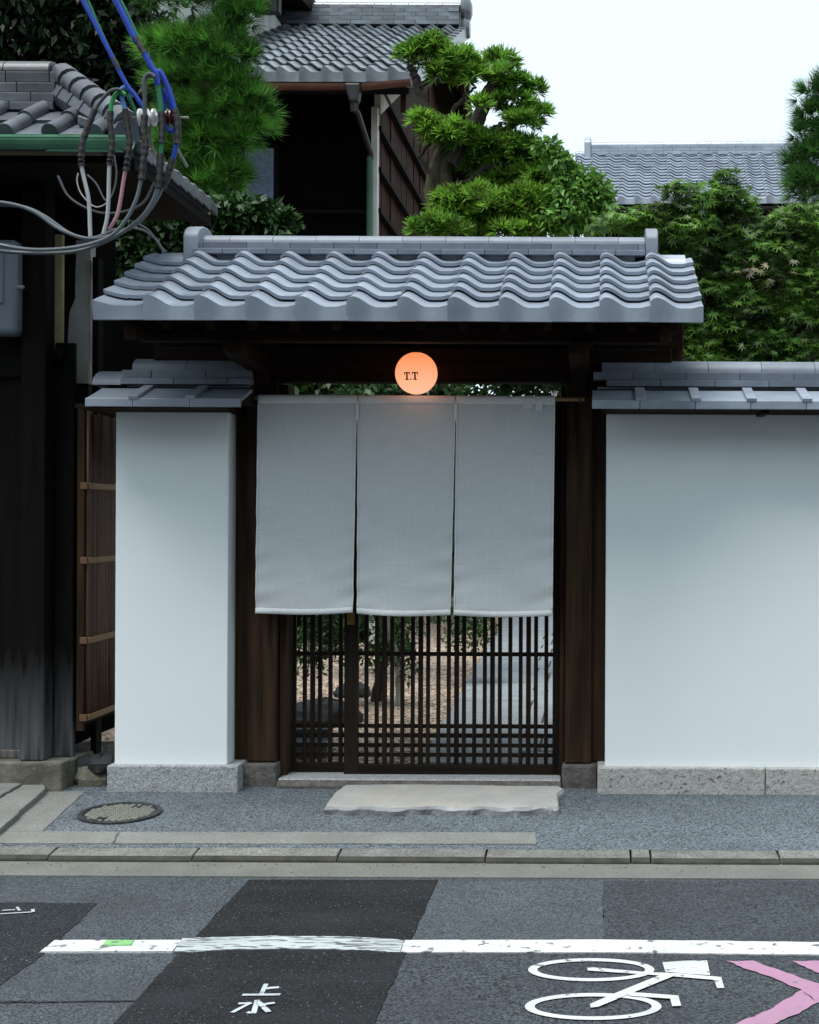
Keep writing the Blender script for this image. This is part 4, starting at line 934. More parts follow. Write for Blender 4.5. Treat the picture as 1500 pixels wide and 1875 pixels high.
cable('thin green cable twisted behind the left blue cable', [('sheath', 'green', .008, [(330, -300), (480, 0), (540, 140), (600, 270), (650, 362)])], dy=.03)
cable('thicker blue cable descending from the top to the brown insulator', [('sheath', 'blue', .0145, [(470, -300), (635, 0), (735, 200), (752, 232)]), ('splice_tape', '', .0155, [(742, 205), (795, 295)]), ('sheath', 'blue', .0145, [(790, 285), (835, 370), (856, 402), (862, 440), (868, 470)])])
cable('thin green cable twisted behind the thicker blue cable', [('sheath', 'green', .008, [(510, -290), (662, 0), (720, 120), (780, 260)])], dy=.03)
cable('dark grey loop farthest left in the spliced bundle', [('sheath', 'grey', .0085, [(668, 495), (640, 490), (600, 505), (550, 560), (520, 605)]), ('splice_tape', '', .015, [(522, 600), (485, 690), (455, 780), (446, 860), (448, 910)]), ('lead', 'white', .0095, [(446, 905), (462, 980), (485, 1080), (492, 1160), (494, 1230), (497, 1300)])], dy=-.02)
cable('bright green loop second in the spliced bundle', [('sheath', 'brightgreen', c_, [(690, 520), (660, 505), (632, 525), (613, 570), (608, 620)]), ('splice_tape', '', .015, [(608, 612), (606, 690), (618, 780), (608, 860), (602, 905)]), ('lead', 'white', .0095, [(601, 895), (598, 1000), (596, 1100), (588, 1200), (568, 1285)])])
cable('light blue loop third in the bundle ending in a pink lead', [('sheath', 'lightblue', c_, [(730, 530), (710, 490), (680, 480), (664, 510), (676, 560), (690, 610)]), ('splice_tape', '', .015, [(688, 600), (700, 690), (714, 780), (702, 870), (692, 935)]), ('lead', 'pink', .009, [(691, 925), (676, 1010), (660, 1110), (640, 1190), (598, 1262)])], dy=.015)
cable('grey loop fourth in the bundle swinging left along the house front', [('sheath', 'grey', c_, [(850, 425), (830, 408), (806, 415), (793, 450), (795, 540), (795, 640)]), ('splice_tape', '', .0165, [(795, 630), (790, 720), (802, 800), (788, 880), (778, 985)]), ('lead', 'lead', .0092, [(777, 975), (750, 1090), (690, 1210), (600, 1300), (430, 1355), (200, 1372), (0, 1345), (-200, 1290)])], dy=-.03)
cable('dark green loop fifth in the bundle swinging left in a low curve', [('sheath', 'green', .013, [(858, 430), (872, 500), (882, 570), (886, 630)]), ('splice_tape', '', .0165, [(886, 615), (892, 700), (888, 785)]), ('sheath', 'green', c_, [(888, 775), (884, 860)]), ('splice_tape', '', .017, [(884, 845), (878, 930), (868, 1030)]), ('lead', 'lead', .0092, [(868, 1018), (835, 1110), (760, 1210), (620, 1305), (430, 1378), (200, 1390), (-10, 1378), (-220, 1340)])])
cable('blue outermost loop of the bundle with two black splices', [('sheath', 'blue', .013, [(858, 400), (880, 395), (910, 450), (940, 530), (962, 610)]), ('splice_tape', '', .0165, [(962, 600), (976, 680), (975, 790)]), ('sheath', 'blue', c_, [(972, 780), (950, 880)]), ('splice_tape', '', .0165, [(950, 870), (925, 950), (895, 1030)]), ('lead', 'lead', .0092, [(897, 1020), (850, 1110), (760, 1220), (620, 1290), (480, 1310), (330, 1260), (190, 1165), (60, 1120), (-120, 1100)])], dy=.03)
cable('blue loop wound round the brown insulator', [('sheath', 'blue', .010, [(890, 500), (905, 600), (915, 690), (940, 722), (965, 690), (950, 620), (915, 530), (895, 490)])], dy=.05)
cable('dark green loop passing under the white insulator', [('sheath', 'green', .009, [(700, 520), (735, 590), (770, 660)])], dy=.05)
cable('thin black loop hanging low behind the bundle', [('sheath', 'grey', .006, [(318, 965), (370, 1070), (450, 1130), (560, 1170), (690, 1160), (790, 1110), (850, 1000)])], dy=.08)
cable('thin pale loop hanging behind the bundle', [('sheath', 'lead', .004, [(480, 960), (530, 1010), (580, 1100), (620, 1060), (640, 960), (628, 850)])], dy=.07)
cable('thin white loop left of the spliced bundle', [('sheath', 'white', .0035, [(430, 950), (424, 1000), (450, 1070), (520, 1135), (580, 1120), (600, 1080)])], dy=.06)
cable('grey cable bundle running down to the gate roof end', [('sheath', 'lead', .006, [(730, 1250), (800, 1270), (860, 1320), (900, 1385)]), ('sheath', 'grey', .006, [(760, 1230), (820, 1270), (880, 1350), (910, 1385)])], dy=.1)
cable('second low grey cable running along the house front', [('sheath', 'lead', .009, [(640, 1260), (500, 1310), (380, 1280), (240, 1185), (120, 1135), (-60, 1120)])], dy=.05)
PORC = mat('white_porcelain', (.72, .73, .72), (.66, .67, .66), rough=.12, spec=.7); PORB = mat('brown_porcelain', (.11, .035, .025), (.07, .02, .015), rough=.15, spec=.7)
def insul(px0, px1, py, m, lab, r_):
    a, b = at(px0, py, YC+.06), at(px1, py, YC+.06); l = b[0]-a[0]; prof = []
    for i in range(3):
        o_ = l*i/3; prof += [(r_*.55, o_), (r_, o_+l*.07), (r_*.98, o_+l*.17), (r_*.5, o_+l*.26)]
    prof += [(r_*.5, l*.96), (r_*.4, l)]
    t = thing('insulator', lab, 'insulator', (a[0], a[1], a[2]), 'porcelain insulators at the cable splices')
    MB().lathe(prof, a, 'x', 20).build('spool', m, t, True)
    MB().tube([(a[0]-.03, a[1], a[2]), (b[0]+.05, b[1], b[2])], .006, 8).build('pin', IRONP, t)
    MB().tube([(a[0]+l*.5, a[1]+.02, a[2]-r_*.4), (a[0]+l*.45, a[1]+.06, a[2]-.12), (a[0]+l*.2, a[1]+.3, a[2]-.16)], .008, 8).build('bracket', IRONP, t)
insul(253, 290, 215, PORC, 'white ribbed porcelain insulator among the blue cables', .042)
insul(305, 326, 215, PORB, 'brown ribbed porcelain insulator right of the white one', .040)

# ================================================================== main house behind the gate
mh_ = thing('timber_house', 'large dark timber house with a grey tile roof rising behind the gate', 'house', (-5, 18, 0))
YE3, ZE3, al3 = 15.0, 6.09, R(23.0)
def roof_grid(parent, XA, XB, YE_, ZE_, al_, pitch, ex_, rows, tile_m, A_, lift, th, pend, n, offp=None, xl=None, name='roof_tile'):
    cols = int(round((XB-XA)/pitch)); c_, s_ = math.cos(al_), math.sin(al_)
    t1 = tile_mesh(name, pitch, ex_*1.2, al_, A_, lift, th, tile_m, n); t2 = tile_mesh('eave_tile', pitch, ex_*1.2, al_, A_, lift, th, tile_m, n, pend=pend)
    for i in range(rows):
        for k in range(cols):
            x = XA+k*pitch
            if xl and x < xl(i): continue
            o = link('eave_tile' if i == 0 else name, t2 if i == 0 else t1, parent)
            off = wloc(parent) if offp is None else offp
            o.location = (x-off[0]+random.uniform(-.003, .003), YE_+i*ex_*c_-off[1], ZE_+i*ex_*s_-off[2]+random.uniform(-.003, .003)); o.rotation_euler = (random.uniform(-.008, .008), random.uniform(-.008, .008), 0)
run3 = 5.9; rows3 = 15; ex3 = run3/math.cos(al3)/rows3; P3 = .2345; XV = -2.0
roof_grid(mh_, XV-P3*15, XV, YE3, ZE3, al3, P3, ex3, rows3, TILE_OLD, .062, .04, .02, .085, 8, xl=lambda i: -4.75-.03*i)
dz3 = run3*math.tan(al3)
MB().add([(-9, YE3+.05, ZE3-.03), (XV-.02, YE3+.05, ZE3-.03), (XV-.02, YE3+run3, ZE3-.03+dz3), (-9, YE3+run3, ZE3-.03+dz3), (-9, YE3+.05, ZE3-.16), (XV-.02, YE3+.05, ZE3-.16), (XV-.02, YE3+run3, ZE3-.16+dz3), (-9, YE3+run3, ZE3-.16+dz3)],
         [(0, 1, 2, 3), (7, 6, 5, 4), (0, 4, 5, 1), (1, 5, 6, 2)]).build('front_roof_deck', WDARKX, mh_)
MB().add([(-9, YE3+run3, ZE3-.03+dz3), (XV-.02, YE3+run3, ZE3-.03+dz3), (XV-.02, YE3+2*run3, ZE3-.03), (-9, YE3+2*run3, ZE3-.03), (-9, YE3+run3, ZE3-.16+dz3), (XV-.02, YE3+run3, ZE3-.16+dz3), (XV-.02, YE3+2*run3, ZE3-.16), (-9, YE3+2*run3, ZE3-.16)],
         [(0, 1, 2, 3), (7, 6, 5, 4), (1, 5, 6, 2), (2, 6, 7, 3)]).build('rear_roof_deck', WDARKX, mh_)
# verge tiles down the right gable edge
for i in range(rows3):
    s0 = i*ex3; c_, s_ = math.cos(al3), math.sin(al3)
    pp = lambda x, s, q: (x, YE3+s*c_-q*s_, ZE3+s*s_+q*c_)
    MB().hexa([pp(XV-.05, s0, -.10), pp(XV+.05, s0, -.10), pp(XV+.05, s0+ex3*1.05, -.12), pp(XV-.05, s0+ex3*1.05, -.12), pp(XV-.05, s0, .085), pp(XV+.05, s0, .075), pp(XV+.05, s0+ex3*1.05, .05), pp(XV-.05, s0+ex3*1.05, .06)]).build('verge_tile', TILE_OLD, mh_, bevel=.008)
for s_, nm in ((1, 'barge_board'), (-1, 'barge_board')):
    ya, yb = (YE3+.1, YE3+run3) if s_ > 0 else (YE3+2*run3-.1, YE3+run3)
    MB().add([(XV-.12, ya, ZE3-.34), (XV-.06, ya, ZE3-.34), (XV-.06, yb, ZE3-.34+dz3), (XV-.12, yb, ZE3-.34+dz3), (XV-.12, ya, ZE3-.03), (XV-.06, ya, ZE3-.03), (XV-.06, yb, ZE3-.05+dz3), (XV-.12, yb, ZE3-.05+dz3)],
             [(3, 2, 1, 0), (4, 5, 6, 7), (0, 1, 5, 4), (1, 2, 6, 5), (2, 3, 7, 6), (3, 0, 4, 7)]).build(nm, WRED, mh_)
# ridge of stacked courses
zr = ZE3+dz3+.02; yr = YE3+run3
hs = [.065, .06, .06, .06, .055]
for j, h in enumerate(hs):
    x = XV-.05-(j % 2)*.16
    if j % 2: inst('ridge_tile', slab_mesh('ridge_tile', .155, -.22, .22, h-.008, TILE_OLD), mh_, (x, yr-.02, zr))
    while x > -5.4:
        inst('ridge_tile', slab_mesh('ridge_tile', .31, -.22+.01*j, .22, h-.008, TILE_OLD), mh_, (x-.316, yr-.02+random.uniform(-.006, .006), zr)); x -= .316
    zr += h
x = XV-.05
while x > -5.4:
    inst('ridge_cap_tile', cap_mesh('ridge_cap_tile', .24, .24, .085, TILE_OLD, 8), mh_, (x-.25, yr, zr)); MB().tube([(x-.03, yr, zr+.03), (x+.03, yr, zr+.03)], .075, 8).build('cap_collar', TILE_OLD, mh_, True); x -= .25
MB().lathe([(.16, -.06), (.2, 0), (.16, .07), (.08, .1)], (XV+.02, yr-.02, zr-.02), 'x', 14).build('ridge_end_tile', TILE_OLD, mh_, True)
MB().lathe([(.13, -.06), (.17, 0), (.13, .07)], (XV+.02, yr-.04, zr-.30), 'x', 14).build('ridge_end_tile', TILE_OLD, mh_, True)
# walls
XW = -2.46; YW = 15.8
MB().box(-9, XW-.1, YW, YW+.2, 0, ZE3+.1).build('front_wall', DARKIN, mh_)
MB().box(X_(679, YW), X_(690, YW), YW-.08, YW+.06, 0, ZE3-.1).build('corner_post', PLASTER_OLD, mh_)
n_b = 44; ye = np.linspace(YW+.06, YE3+2*run3-.8, n_b+1)
for a_, b_ in zip(ye[:-1], ye[1:]):
    top = ZE3-.44+min(a_-YE3, YE3+2*run3-b_)*math.tan(al3)
    MB().box(XW-.12, XW-.05+random.uniform(0, .02), a_+.004, b_-.004, 0, top).build('side_board', WRED, mh_)
for k in range(13):
    z = .7+k*.46; MB().box(XW-.06, XW+.03, YW+.02, YE3+2*run3-.8, z, z+.05).build('side_batten', WDARK, mh_)
tri = [at(690, 168, YW-.02), at(737, 168, YW-.02), at(693, 208, YW-.02)]
MB().add([(XW+.02, YW+.02, tri[0][2]), (XW+.02, YW+.02, tri[2][2]), (XW+.02, YW+2.0, 6.80), (XW-.05, YW+.02, tri[0][2]), (XW-.05, YW+.02, tri[2][2]), (XW-.05, YW+2.0, 6.80)], [(0, 1, 2), (5, 4, 3), (0, 3, 4, 1), (1, 4, 5, 2), (2, 5, 3, 0)]).build('gable_plaster', PLASTER_OLD, mh_)
for k, px in enumerate((520, 560, 597, 635)):
    MB().box(X_(px, YW)-.04, X_(px, YW)+.04, YW-.05, YW, 0, 3.2+.3*(k % 2)).build('front_batten', WDARK, mh_)
MB().box(X_(510, YW), X_(678, YW), YW-.06, YW, Z_(392, YW, 600), Z_(386, YW, 600)).build('front_rail', WDARKX, mh_)
p0, p1 = at(448, 368, YW-.1), at(501, 272, YW-.1)
wf = MB().box(p0[0]-.05, p1[0]+.05, YW-.08, YW-.01, p0[2]-.05, p1[2]+.05).build('window', WDARKX, mh_)
MB().box(p0[0], p1[0], YW-.11, YW-.075, p0[2], p1[2]).build('pane', GLASS_R, wf)
# gutter, rain head and downpipe
gz = Z_(160, 14.9, 560); gz2 = Z_(152, 14.9, 740)
mb = MB(); gp_ = [(math.cos(q)*.06, math.sin(q)*.06) for q in np.linspace(math.pi, 2*math.pi, 8)]
mb.prismx([(14.9+a_, gz+.03+b_) for a_, b_ in gp_][::-1], -5.2, X_(632, 14.9)); mb.build('roof_gutter', COPBR, mh_)
a_, b_ = X_(660, 14.9), X_(750, 14.9)
mb = MB(); n = len(gp_); V = [(a_, 14.9+p, gz+.03+q) for p, q in gp_]+[(b_, 14.9+p, gz2+.03+q) for p, q in gp_]
mb.add(V, [tuple(range(n)), tuple(range(2*n-1, n-1, -1))]+[(i+1, i, n+i, n+i+1) for i in range(n-1)]+[(0, n-1, 2*n-1, n)]); mb.build('roof_gutter', COPBR, mh_)
q0, q1 = at(632, 188, 14.88), at(662, 155, 14.88)
MB().hexa([(q0[0]+.05, 14.82, q0[2]), (q1[0]-.03, 14.82, q0[2]), (q1[0]-.03, 14.97, q0[2]), (q0[0]+.05, 14.97, q0[2]), (q0[0], 14.8, q1[2]), (q1[0], 14.8, q1[2]), (q1[0], 15, q1[2]), (q0[0], 15, q1[2])]).build('rain_head', BLACKP, mh_, bevel=.02)
MB().tube([at(649, 186, 14.9), at(649, 202, 14.9), at(655, 206, 14.95), at(679, 280, 15.66), at(679, 292, 15.68)], [.05, .045, .03, .03, .03], 8).build('elbow_pipe', BLACKP, mh_, True)
MB().tube([at(677.5, 288, 15.68), at(677, 440, 15.68)], .035, 10).build('downpipe', mat('green_downpipe', (.03, .115, .06), (.015, .06, .03), rough=.5, scale=8, stretch=(1, 1, .3), speck=(6, .62, (.20, .30, .22), .7)), mh_, True)
# taller wing above the left of that roof
p0, p1 = at(440, 62, 17), at(532, -90, 17)
up_ = MB().box(-9, -4.58, 17.3, 20.6, 6.6, 8.5).build('upper_wing_wall', PLASTER_OLD, mh_)
MB().hexa([(-9, 16.7, 8.3), (-4.2, 16.7, 8.3), (-4.2, 21.4, 8.9), (-9, 21.4, 8.9), (-9, 16.7, 8.5), (-4.2, 16.7, 8.5), (-4.2, 21.4, 9.1), (-9, 21.4, 9.1)]).build('upper_wing_eave', WDARKX, mh_)
MB().box(-4.58, -4.3, 19.0, 19.15, 8.2, 8.5).build('eave_bracket', WPALE, mh_)

# ================================================================== tiled house at the right
rh = thing('tiled_house', 'far house with a pale grey tile roof above the maple at the right', 'house', (-.46, 21.7, 0), None, R(-2.5))
YE4, ZE4, al4 = 21.7, 6.26, R(30); pitch4 = .25; rows4 = 16; run4 = 2.15; ex4 = run4/math.cos(al4)/rows4
off4 = (-.46, 21.7, 0)
roof_grid(rh, -.46, -.46+pitch4*18, YE4, ZE4, al4, pitch4, ex4, rows4, TILE_FAR, .055, .03, .016, .07, 8, offp=off4)
zt4 = ZE4+run4*math.tan(al4)
def loc4(mb, name, m, bevel=0, smooth=False):
    o = link(name, mb.mesh(name, m, smooth, off4), rh)
    if smooth: autosmooth(o)
    if bevel: bev(o, bevel)
    return o
loc4(MB().add([(-.44, YE4+.04, ZE4-.02), (4.1, YE4+.04, ZE4-.02), (4.1, YE4+run4, zt4-.02), (-.44, YE4+run4, zt4-.02), (-.44, YE4+.04, ZE4-.12), (4.1, YE4+.04, ZE4-.12), (4.1, YE4+run4, zt4-.12), (-.44, YE4+run4, zt4-.12)], [(0, 1, 2, 3), (7, 6, 5, 4), (0, 4, 5, 1), (1, 5, 6, 2), (3, 7, 4, 0)]), 'roof_deck', WDARKX)
loc4(MB().add([(-.44, YE4+run4, zt4), (4.1, YE4+run4, zt4), (4.1, YE4+2*run4, ZE4), (-.44, YE4+2*run4, ZE4), (-.44, YE4+run4, zt4-.1), (4.1, YE4+run4, zt4-.1), (4.1, YE4+2*run4, ZE4-.1), (-.44, YE4+2*run4, ZE4-.1)], [(0, 1, 2, 3), (7, 6, 5, 4), (2, 6, 7, 3), (3, 7, 4, 0)]), 'rear_roof_deck', TILE_FAR)
z = zt4-.02
for j, h in enumerate((.062, .05, .05)):
    x = -.22+(j % 2)*-.0
    first = True
    while x < 4.0:
        l = .30 if not (first and j % 2) else .15
        o = link('ridge_tile', slab_mesh('ridge_tile', l-.005, -.16, .16, h-.005, TILE_FAR), rh, (x-off4[0], YE4+run4-off4[1], z)); x += l; first = False
    z += h
x = -.22
while x < 4.0:
    o = link('ridge_cap_tile', cap_mesh('ridge_cap_tile', .245, .2, .085, TILE_FAR, 8), rh, (x-off4[0], YE4+run4-off4[1], z))
    loc4(MB().tube([(x+.10, YE4+run4, z+.035), (x+.15, YE4+run4, z+.035)], .075, 8), 'cap_collar', TILE_FAR, 0, True); x += .25
loc4(MB().prismx([(YE4+run4-.2, zt4-.12), (YE4+run4+.2, zt4-.12), (YE4+run4+.18, z+.05), (YE4+run4+.09, z+.15), (YE4+run4-.09, z+.15), (YE4+run4-.18, z+.05)], -.34, -.23), 'ridge_end_tile', TILE_FAR, .02)
loc4(MB().lathe([(.07, -.02), (.09, 0), (.085, .10)], (-.47, YE4+run4-.1, zt4-.03), 'x', 12), 'gable_round_tile', TILE_FAR, 0, True)
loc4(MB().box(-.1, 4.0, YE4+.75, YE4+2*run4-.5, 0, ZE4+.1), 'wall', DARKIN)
loc4(MB().box(-.3, 4.05, YE4+.05, YE4+.2, ZE4-.2, ZE4-.12), 'eave_board', WDARKX)
loc4(MB().tube([(-.5, YE4-.04, ZE4-.14), (4.1, YE4-.04, ZE4-.14)], .05, 8), 'roof_gutter', WDARKX)
# pale shed roof and thin rail seen left of that house
sh = thing('far_shed', 'pale grey far roof corner seen between the cloud tree and the tiled house', 'shed', X_(1030, 26) and (X_(1030, 26), 26, 0))
MB().box(X_(1012, 26), X_(1040, 26), 26, 28, 0, Z_(293, 26, 1030)).build('wall', PLASTER_OLD, sh)
MB().box(X_(1014, 26)-.05, X_(1040, 26), 25.8, 28, Z_(293, 26, 1030), Z_(290, 26, 1030)).build('roof', TILE_FAR, sh)
# pink far roof behind the pine
p0, p1 = at(290, 56, 24), at(410, 22, 24)
fr = thing('far_house', 'faded pink roofed house glimpsed through the pine at the upper left', 'house', (p0[0], 24, 0))
MB().box(p0[0]-1, p1[0], 24.5, 28, 0, p0[2]).build('wall', PLASTER_OLD, fr)
MB().hexa([(p0[0]-1.3, 24, p0[2]), (p1[0]+.2, 24, p0[2]), (p1[0]+.2, 28, p0[2]), (p0[0]-1.3, 28, p0[2]), (p0[0]-.5, 25, p1[2]+.25), (p1[0]-.3, 25, p1[2]+.25), (p1[0]-.3, 27, p1[2]+.25), (p0[0]-.5, 27, p1[2]+.25)]).build('roof', mat('faded_pink_roof', (.50, .16, .19), (.36, .11, .13), rough=.6, scale=3), fr)

# ================================================================== trees and shrubs
def blobs_px(lst, Y0, depth=1.0):
    out = []
    for it in lst:
        px, py, rx, ry = it[:4]; dy = it[4] if len(it) > 4 else 0
        Y = Y0+dy; p = at(px, py, Y); out.append((p[0], p[1], p[2], rx*Y/F, max(rx, ry)*Y/F*depth, ry*Y/F))
    return out
def limb(paths, Y0, m, parent, name='branch', n=8):
    for pts, r0, r1 in paths:
        P = [at(p[0], p[1], Y0+(p[2] if len(p) > 2 else 0)) for p in pts]; P = smooth_path(P, 5)
        P = [np.array(p)+rng.normal(size=3)*.006 for p in P]
        MB().tube(P, [r0+(r1-r0)*i/(len(P)-1) for i in range(len(P))], n).build(name, m, parent, True)
def podo(blobs, n, k=15, L=.085, W=.013):
    P, d = blob_points(blobs, n, .62, .35); D = nrm(d*.75+np.array((0, -.15, .75))+rng.normal(size=d.shape)*.3)
    p, dd, l = tufts(P, D, k, L, W, (.25, 1.25)); return leaf_quads(p+dd*.004, dd, nrm(rng.normal(size=dd.shape)*.5+np.array((0, -.3, 1.))), l, np.full(len(l), W), .05), clump_tint(n, k, .3, 1.35)
def broad(blobs, n, L, W, droop=0., shell=.5, up=.8):
    P, d = blob_points(blobs, n, shell, .3); D = nrm(d*.7+rng.normal(size=d.shape)*.75+np.array((0, -.15, -droop)))
    Nn = nrm(np.array((0, -.25, up))+rng.normal(size=d.shape)*.45+d*.35); l = L*rng.uniform(.6, 1.15, n)
    return leaf_quads(P, D, Nn, l, l*W/L, .15)
def tree(name, label, cat, base, group=None): return thing(name, label, cat, base, group)
# cloud-pruned podocarpus
YT = 11.6
pod = tree('cloud_pruned_tree', 'cloud pruned evergreen with bright whorled leaves rising behind the gate roof', 'tree', (X_(790, YT), YT, .05))
pads = [(768, 102, 34, 22), (795, 88, 30, 18), (740, 105, 16, 12), (841, 118, 38, 26), (868, 140, 26, 20), (812, 135, 26, 20), (916, 118, 34, 20, .1), (925, 140, 24, 14, -.1), (946, 158, 30, 17), (979, 168, 17, 11), (938, 195, 44, 24), (978, 212, 26, 20), (955, 225, 30, 14, -.1), (875, 197, 17, 13, -.2),
        (772, 222, 20, 17, -.1), (790, 238, 28, 18, -.1), (826, 250, 42, 25, -.1), (860, 262, 40, 24), (905, 270, 44, 24), (950, 272, 36, 20), (985, 300, 34, 26), (940, 300, 60, 34, .2), (890, 300, 46, 28, .2), (990, 335, 42, 34), (940, 340, 56, 34, .1), (1030, 330, 30, 30, .2), (900, 345, 34, 22, .3),
        (830, 372, 38, 26, -.1), (870, 372, 46, 28, -.1), (915, 385, 56, 32, -.2), (965, 372, 50, 34, -.2), (1010, 385, 40, 32, 0), (840, 400, 50, 22, -.1), (900, 410, 60, 22, 0), (960, 412, 60, 20, -.1), (1020, 410, 50, 20, .1),
        (790, 418, 34, 15, -.3), (770, 424, 20, 9, -.3), (825, 420, 34, 14, -.3), (930, 424, 40, 10, -.3), (985, 420, 40, 12, -.3), (1005, 424, 30, 12, -.3)]
B_ = blobs_px([(p[0], p[1], p[2]*.88, p[3]*.8)+tuple(p[4:]) for p in pads], YT, .9)
Vp, tp = podo(B_, 2900, 15, .105, .0165); fastmesh('crown', Vp, 4, L_PODO, pod, 'stuff', tp)
limb([([(792, 520), (796, 424), (794, 350), (802, 300), (812, 260), (800, 235)], .085, .05), ([(830, 420), (815, 350), (818, 290), (836, 250)], .075, .045)], YT+.15, BARKG, pod, 'trunk', 10)
limb([([(862, 240), (880, 208), (892, 175), (904, 150), (906, 138)], .062, .04), ([(862, 240), (845, 262), (825, 300)], .06, .06), ([(905, 150), (925, 130), (940, 118)], .025, .01), ([(900, 165), (930, 158), (955, 148), (975, 160)], .025, .01), ([(878, 243), (915, 240), (938, 232), (965, 215)], .035, .014), ([(880, 250), (905, 235), (920, 226)], .03, .02),
      ([(805, 230), (783, 205), (770, 175), (760, 140), (752, 122)], .045, .03), ([(768, 160), (790, 140), (800, 120)], .028, .012), ([(815, 224), (835, 195), (855, 172), (870, 160)], .022, .01), ([(800, 345), (850, 335), (885, 310), (930, 300), (960, 290)], .035, .012), ([(795, 330), (778, 300), (770, 285), (788, 262)], .022, .012), ([(800, 352), (860, 345), (910, 345), (980, 360)], .035, .012)], YT, BARK, pod)
# pines
def pine(label, pads, Y0, n, limbs, m, L=.165, k=26, group='black pines in the garden', nm='pine_tree'):
    p0 = at(limbs[0][0][0][0], limbs[0][0][0][1], Y0); t = tree(nm, label, 'tree', (p0[0], Y0, .05), group)
    B = blobs_px(pads, Y0, .8); P, d = blob_points(B, n, .35, .3); D = nrm(d*.8+np.array((0, -.2, .35))+rng.normal(size=d.shape)*.35)
    p, dd, l = tufts(P, D, k, L, .003, (.12, .95)); S = nrm(np.cross(dd, rng.normal(size=dd.shape)))*.0034
    q = p+dd*.012; fastmesh('crown', np.stack([q-S, q+S, p+dd*l[:, None]], 1), 3, m, t, 'stuff', clump_tint(n, k, .2, 1.4))
    limb(limbs, Y0, BARK, t); return t
pine('dense long needled pine standing left of the dark house behind the gate', [(280, -5, 30, 26), (420, -10, 60, 24), (330, 0, 36, 18), (440, 30, 40, 30), (410, 60, 40, 18), (300, 90, 40, 30), (350, 95, 60, 38), (405, 100, 50, 34), (445, 110, 26, 24), (320, 150, 50, 34), (390, 150, 56, 34), (440, 170, 40, 30), (460, 200, 42, 28), (400, 210, 56, 34), (460, 240, 40, 26), (340, 220, 46, 38), (430, 262, 40, 20), (380, 270, 46, 30), (320, 280, 40, 34), (400, 320, 46, 30), (420, 325, 30, 26), (360, 340, 44, 28), (405, 360, 34, 22), (330, 360, 30, 24), (375, 385, 30, 14)], 11.2, 1750,
     [([(330, 520), (332, 400), (342, 280), (338, 170), (350, 60), (352, 30)], .10, .03), ([(340, 190), (390, 180), (440, 190), (480, 205)], .03, .01), ([(342, 280), (390, 260), (440, 250)], .03, .01), ([(345, 150), (390, 120), (430, 110)], .03, .01), ([(340, 310), (365, 262), (398, 275), (390, 315)], .012, .006), ([(340, 320), (390, 330), (430, 345)], .025, .008), ([(350, 60), (400, 40), (440, 35)], .03, .01)], L_PINE)
pine('blue green pine at the right edge in front of the tiled roof', [(1490, 175, 24, 26), (1505, 215, 40, 30), (1478, 245, 26, 22), (1500, 290, 40, 34), (1468, 300, 24, 22), (1480, 335, 36, 28), (1460, 352, 18, 16), (1510, 360, 44, 30), (1550, 250, 50, 60), (1560, 340, 50, 50), (1540, 170, 40, 40)], 12.5, 800,
     [([(1540, 560), (1535, 400), (1530, 250), (1535, 120)], .09, .04), ([(1532, 350), (1500, 340), (1465, 345)], .025, .008), ([(1532, 260), (1500, 240), (1480, 240)], .02, .008)], L_PINE2)
# dark broadleaf evergreen, upper left
def bushy(name, label, cat, pads, Y0, n, L, W, m, droop=.2, shell=.5, depth=.8, trunk=None, up=.8, group=None):
    p0 = at(pads[0][0], pads[0][1], Y0); t = tree(name, label, cat, (p0[0], Y0, .05), group)
    fastmesh('foliage', broad(blobs_px(pads, Y0, depth), n, L, W, droop, shell, up), 4, m, t, 'stuff')
    for pts, r0, r1 in (trunk or []): limb([(pts, r0, r1)], Y0, BARK, t, 'stem')
    return t
bushy('evergreen_tree', 'huge dark evergreen with drooping glossy leaves filling the upper left', 'tree', [(60, 60, 170, 150), (190, 40, 100, 120), (180, 160, 120, 110), (40, 190, 150, 120), (260, 130, 80, 100), (-150, 60, 170, 200), (300, 220, 70, 110), (160, 280, 110, 90), (300, 330, 60, 80), (60, -120, 240, 130), (350, 330, 60, 90)], 13.5, 30000, .15, .05, L_DARK, .9, .2, .7, [([(120, 560), (120, 300), (140, 100), (130, -100)], .16, .08), ([(130, 300), (220, 180), (270, 60)], .08, .03), ([(130, 200), (50, 100), (20, 0)], .07, .03)], .3)
bushy('camellia_shrub', 'glossy dark camellia shrub rising behind the left end of the gate roof', 'shrub', [(430, 395, 70, 32), (500, 405, 44, 26), (400, 420, 60, 40), (330, 430, 60, 40), (480, 425, 60, 26), (250, 440, 60, 50), (220, 480, 50, 60), (290, 480, 60, 50), (360, 480, 60, 50)], 9.9, 5200, .085, .042, L_CAM, .15, .4, .7, [([(380, 620), (390, 500), (420, 420)], .03, .012), ([(385, 560), (330, 470), (300, 430)], .025, .01)])
bushy('leafy_shrub', 'light green pointed leaf shrub between the cloud tree and the maple', 'shrub', [(1000, 268, 22, 12), (1025, 300, 26, 22), (1050, 330, 34, 24), (1085, 345, 32, 22), (1060, 365, 50, 30), (1105, 375, 24, 20), (1040, 400, 50, 26), (1090, 405, 40, 24)], 11.2, 2300, .085, .036, L_LIGHT, .35, .3, .7, [([(1060, 560), (1055, 420), (1030, 320), (1000, 270)], .025, .008), ([(1055, 420), (1090, 350)], .018, .006)])
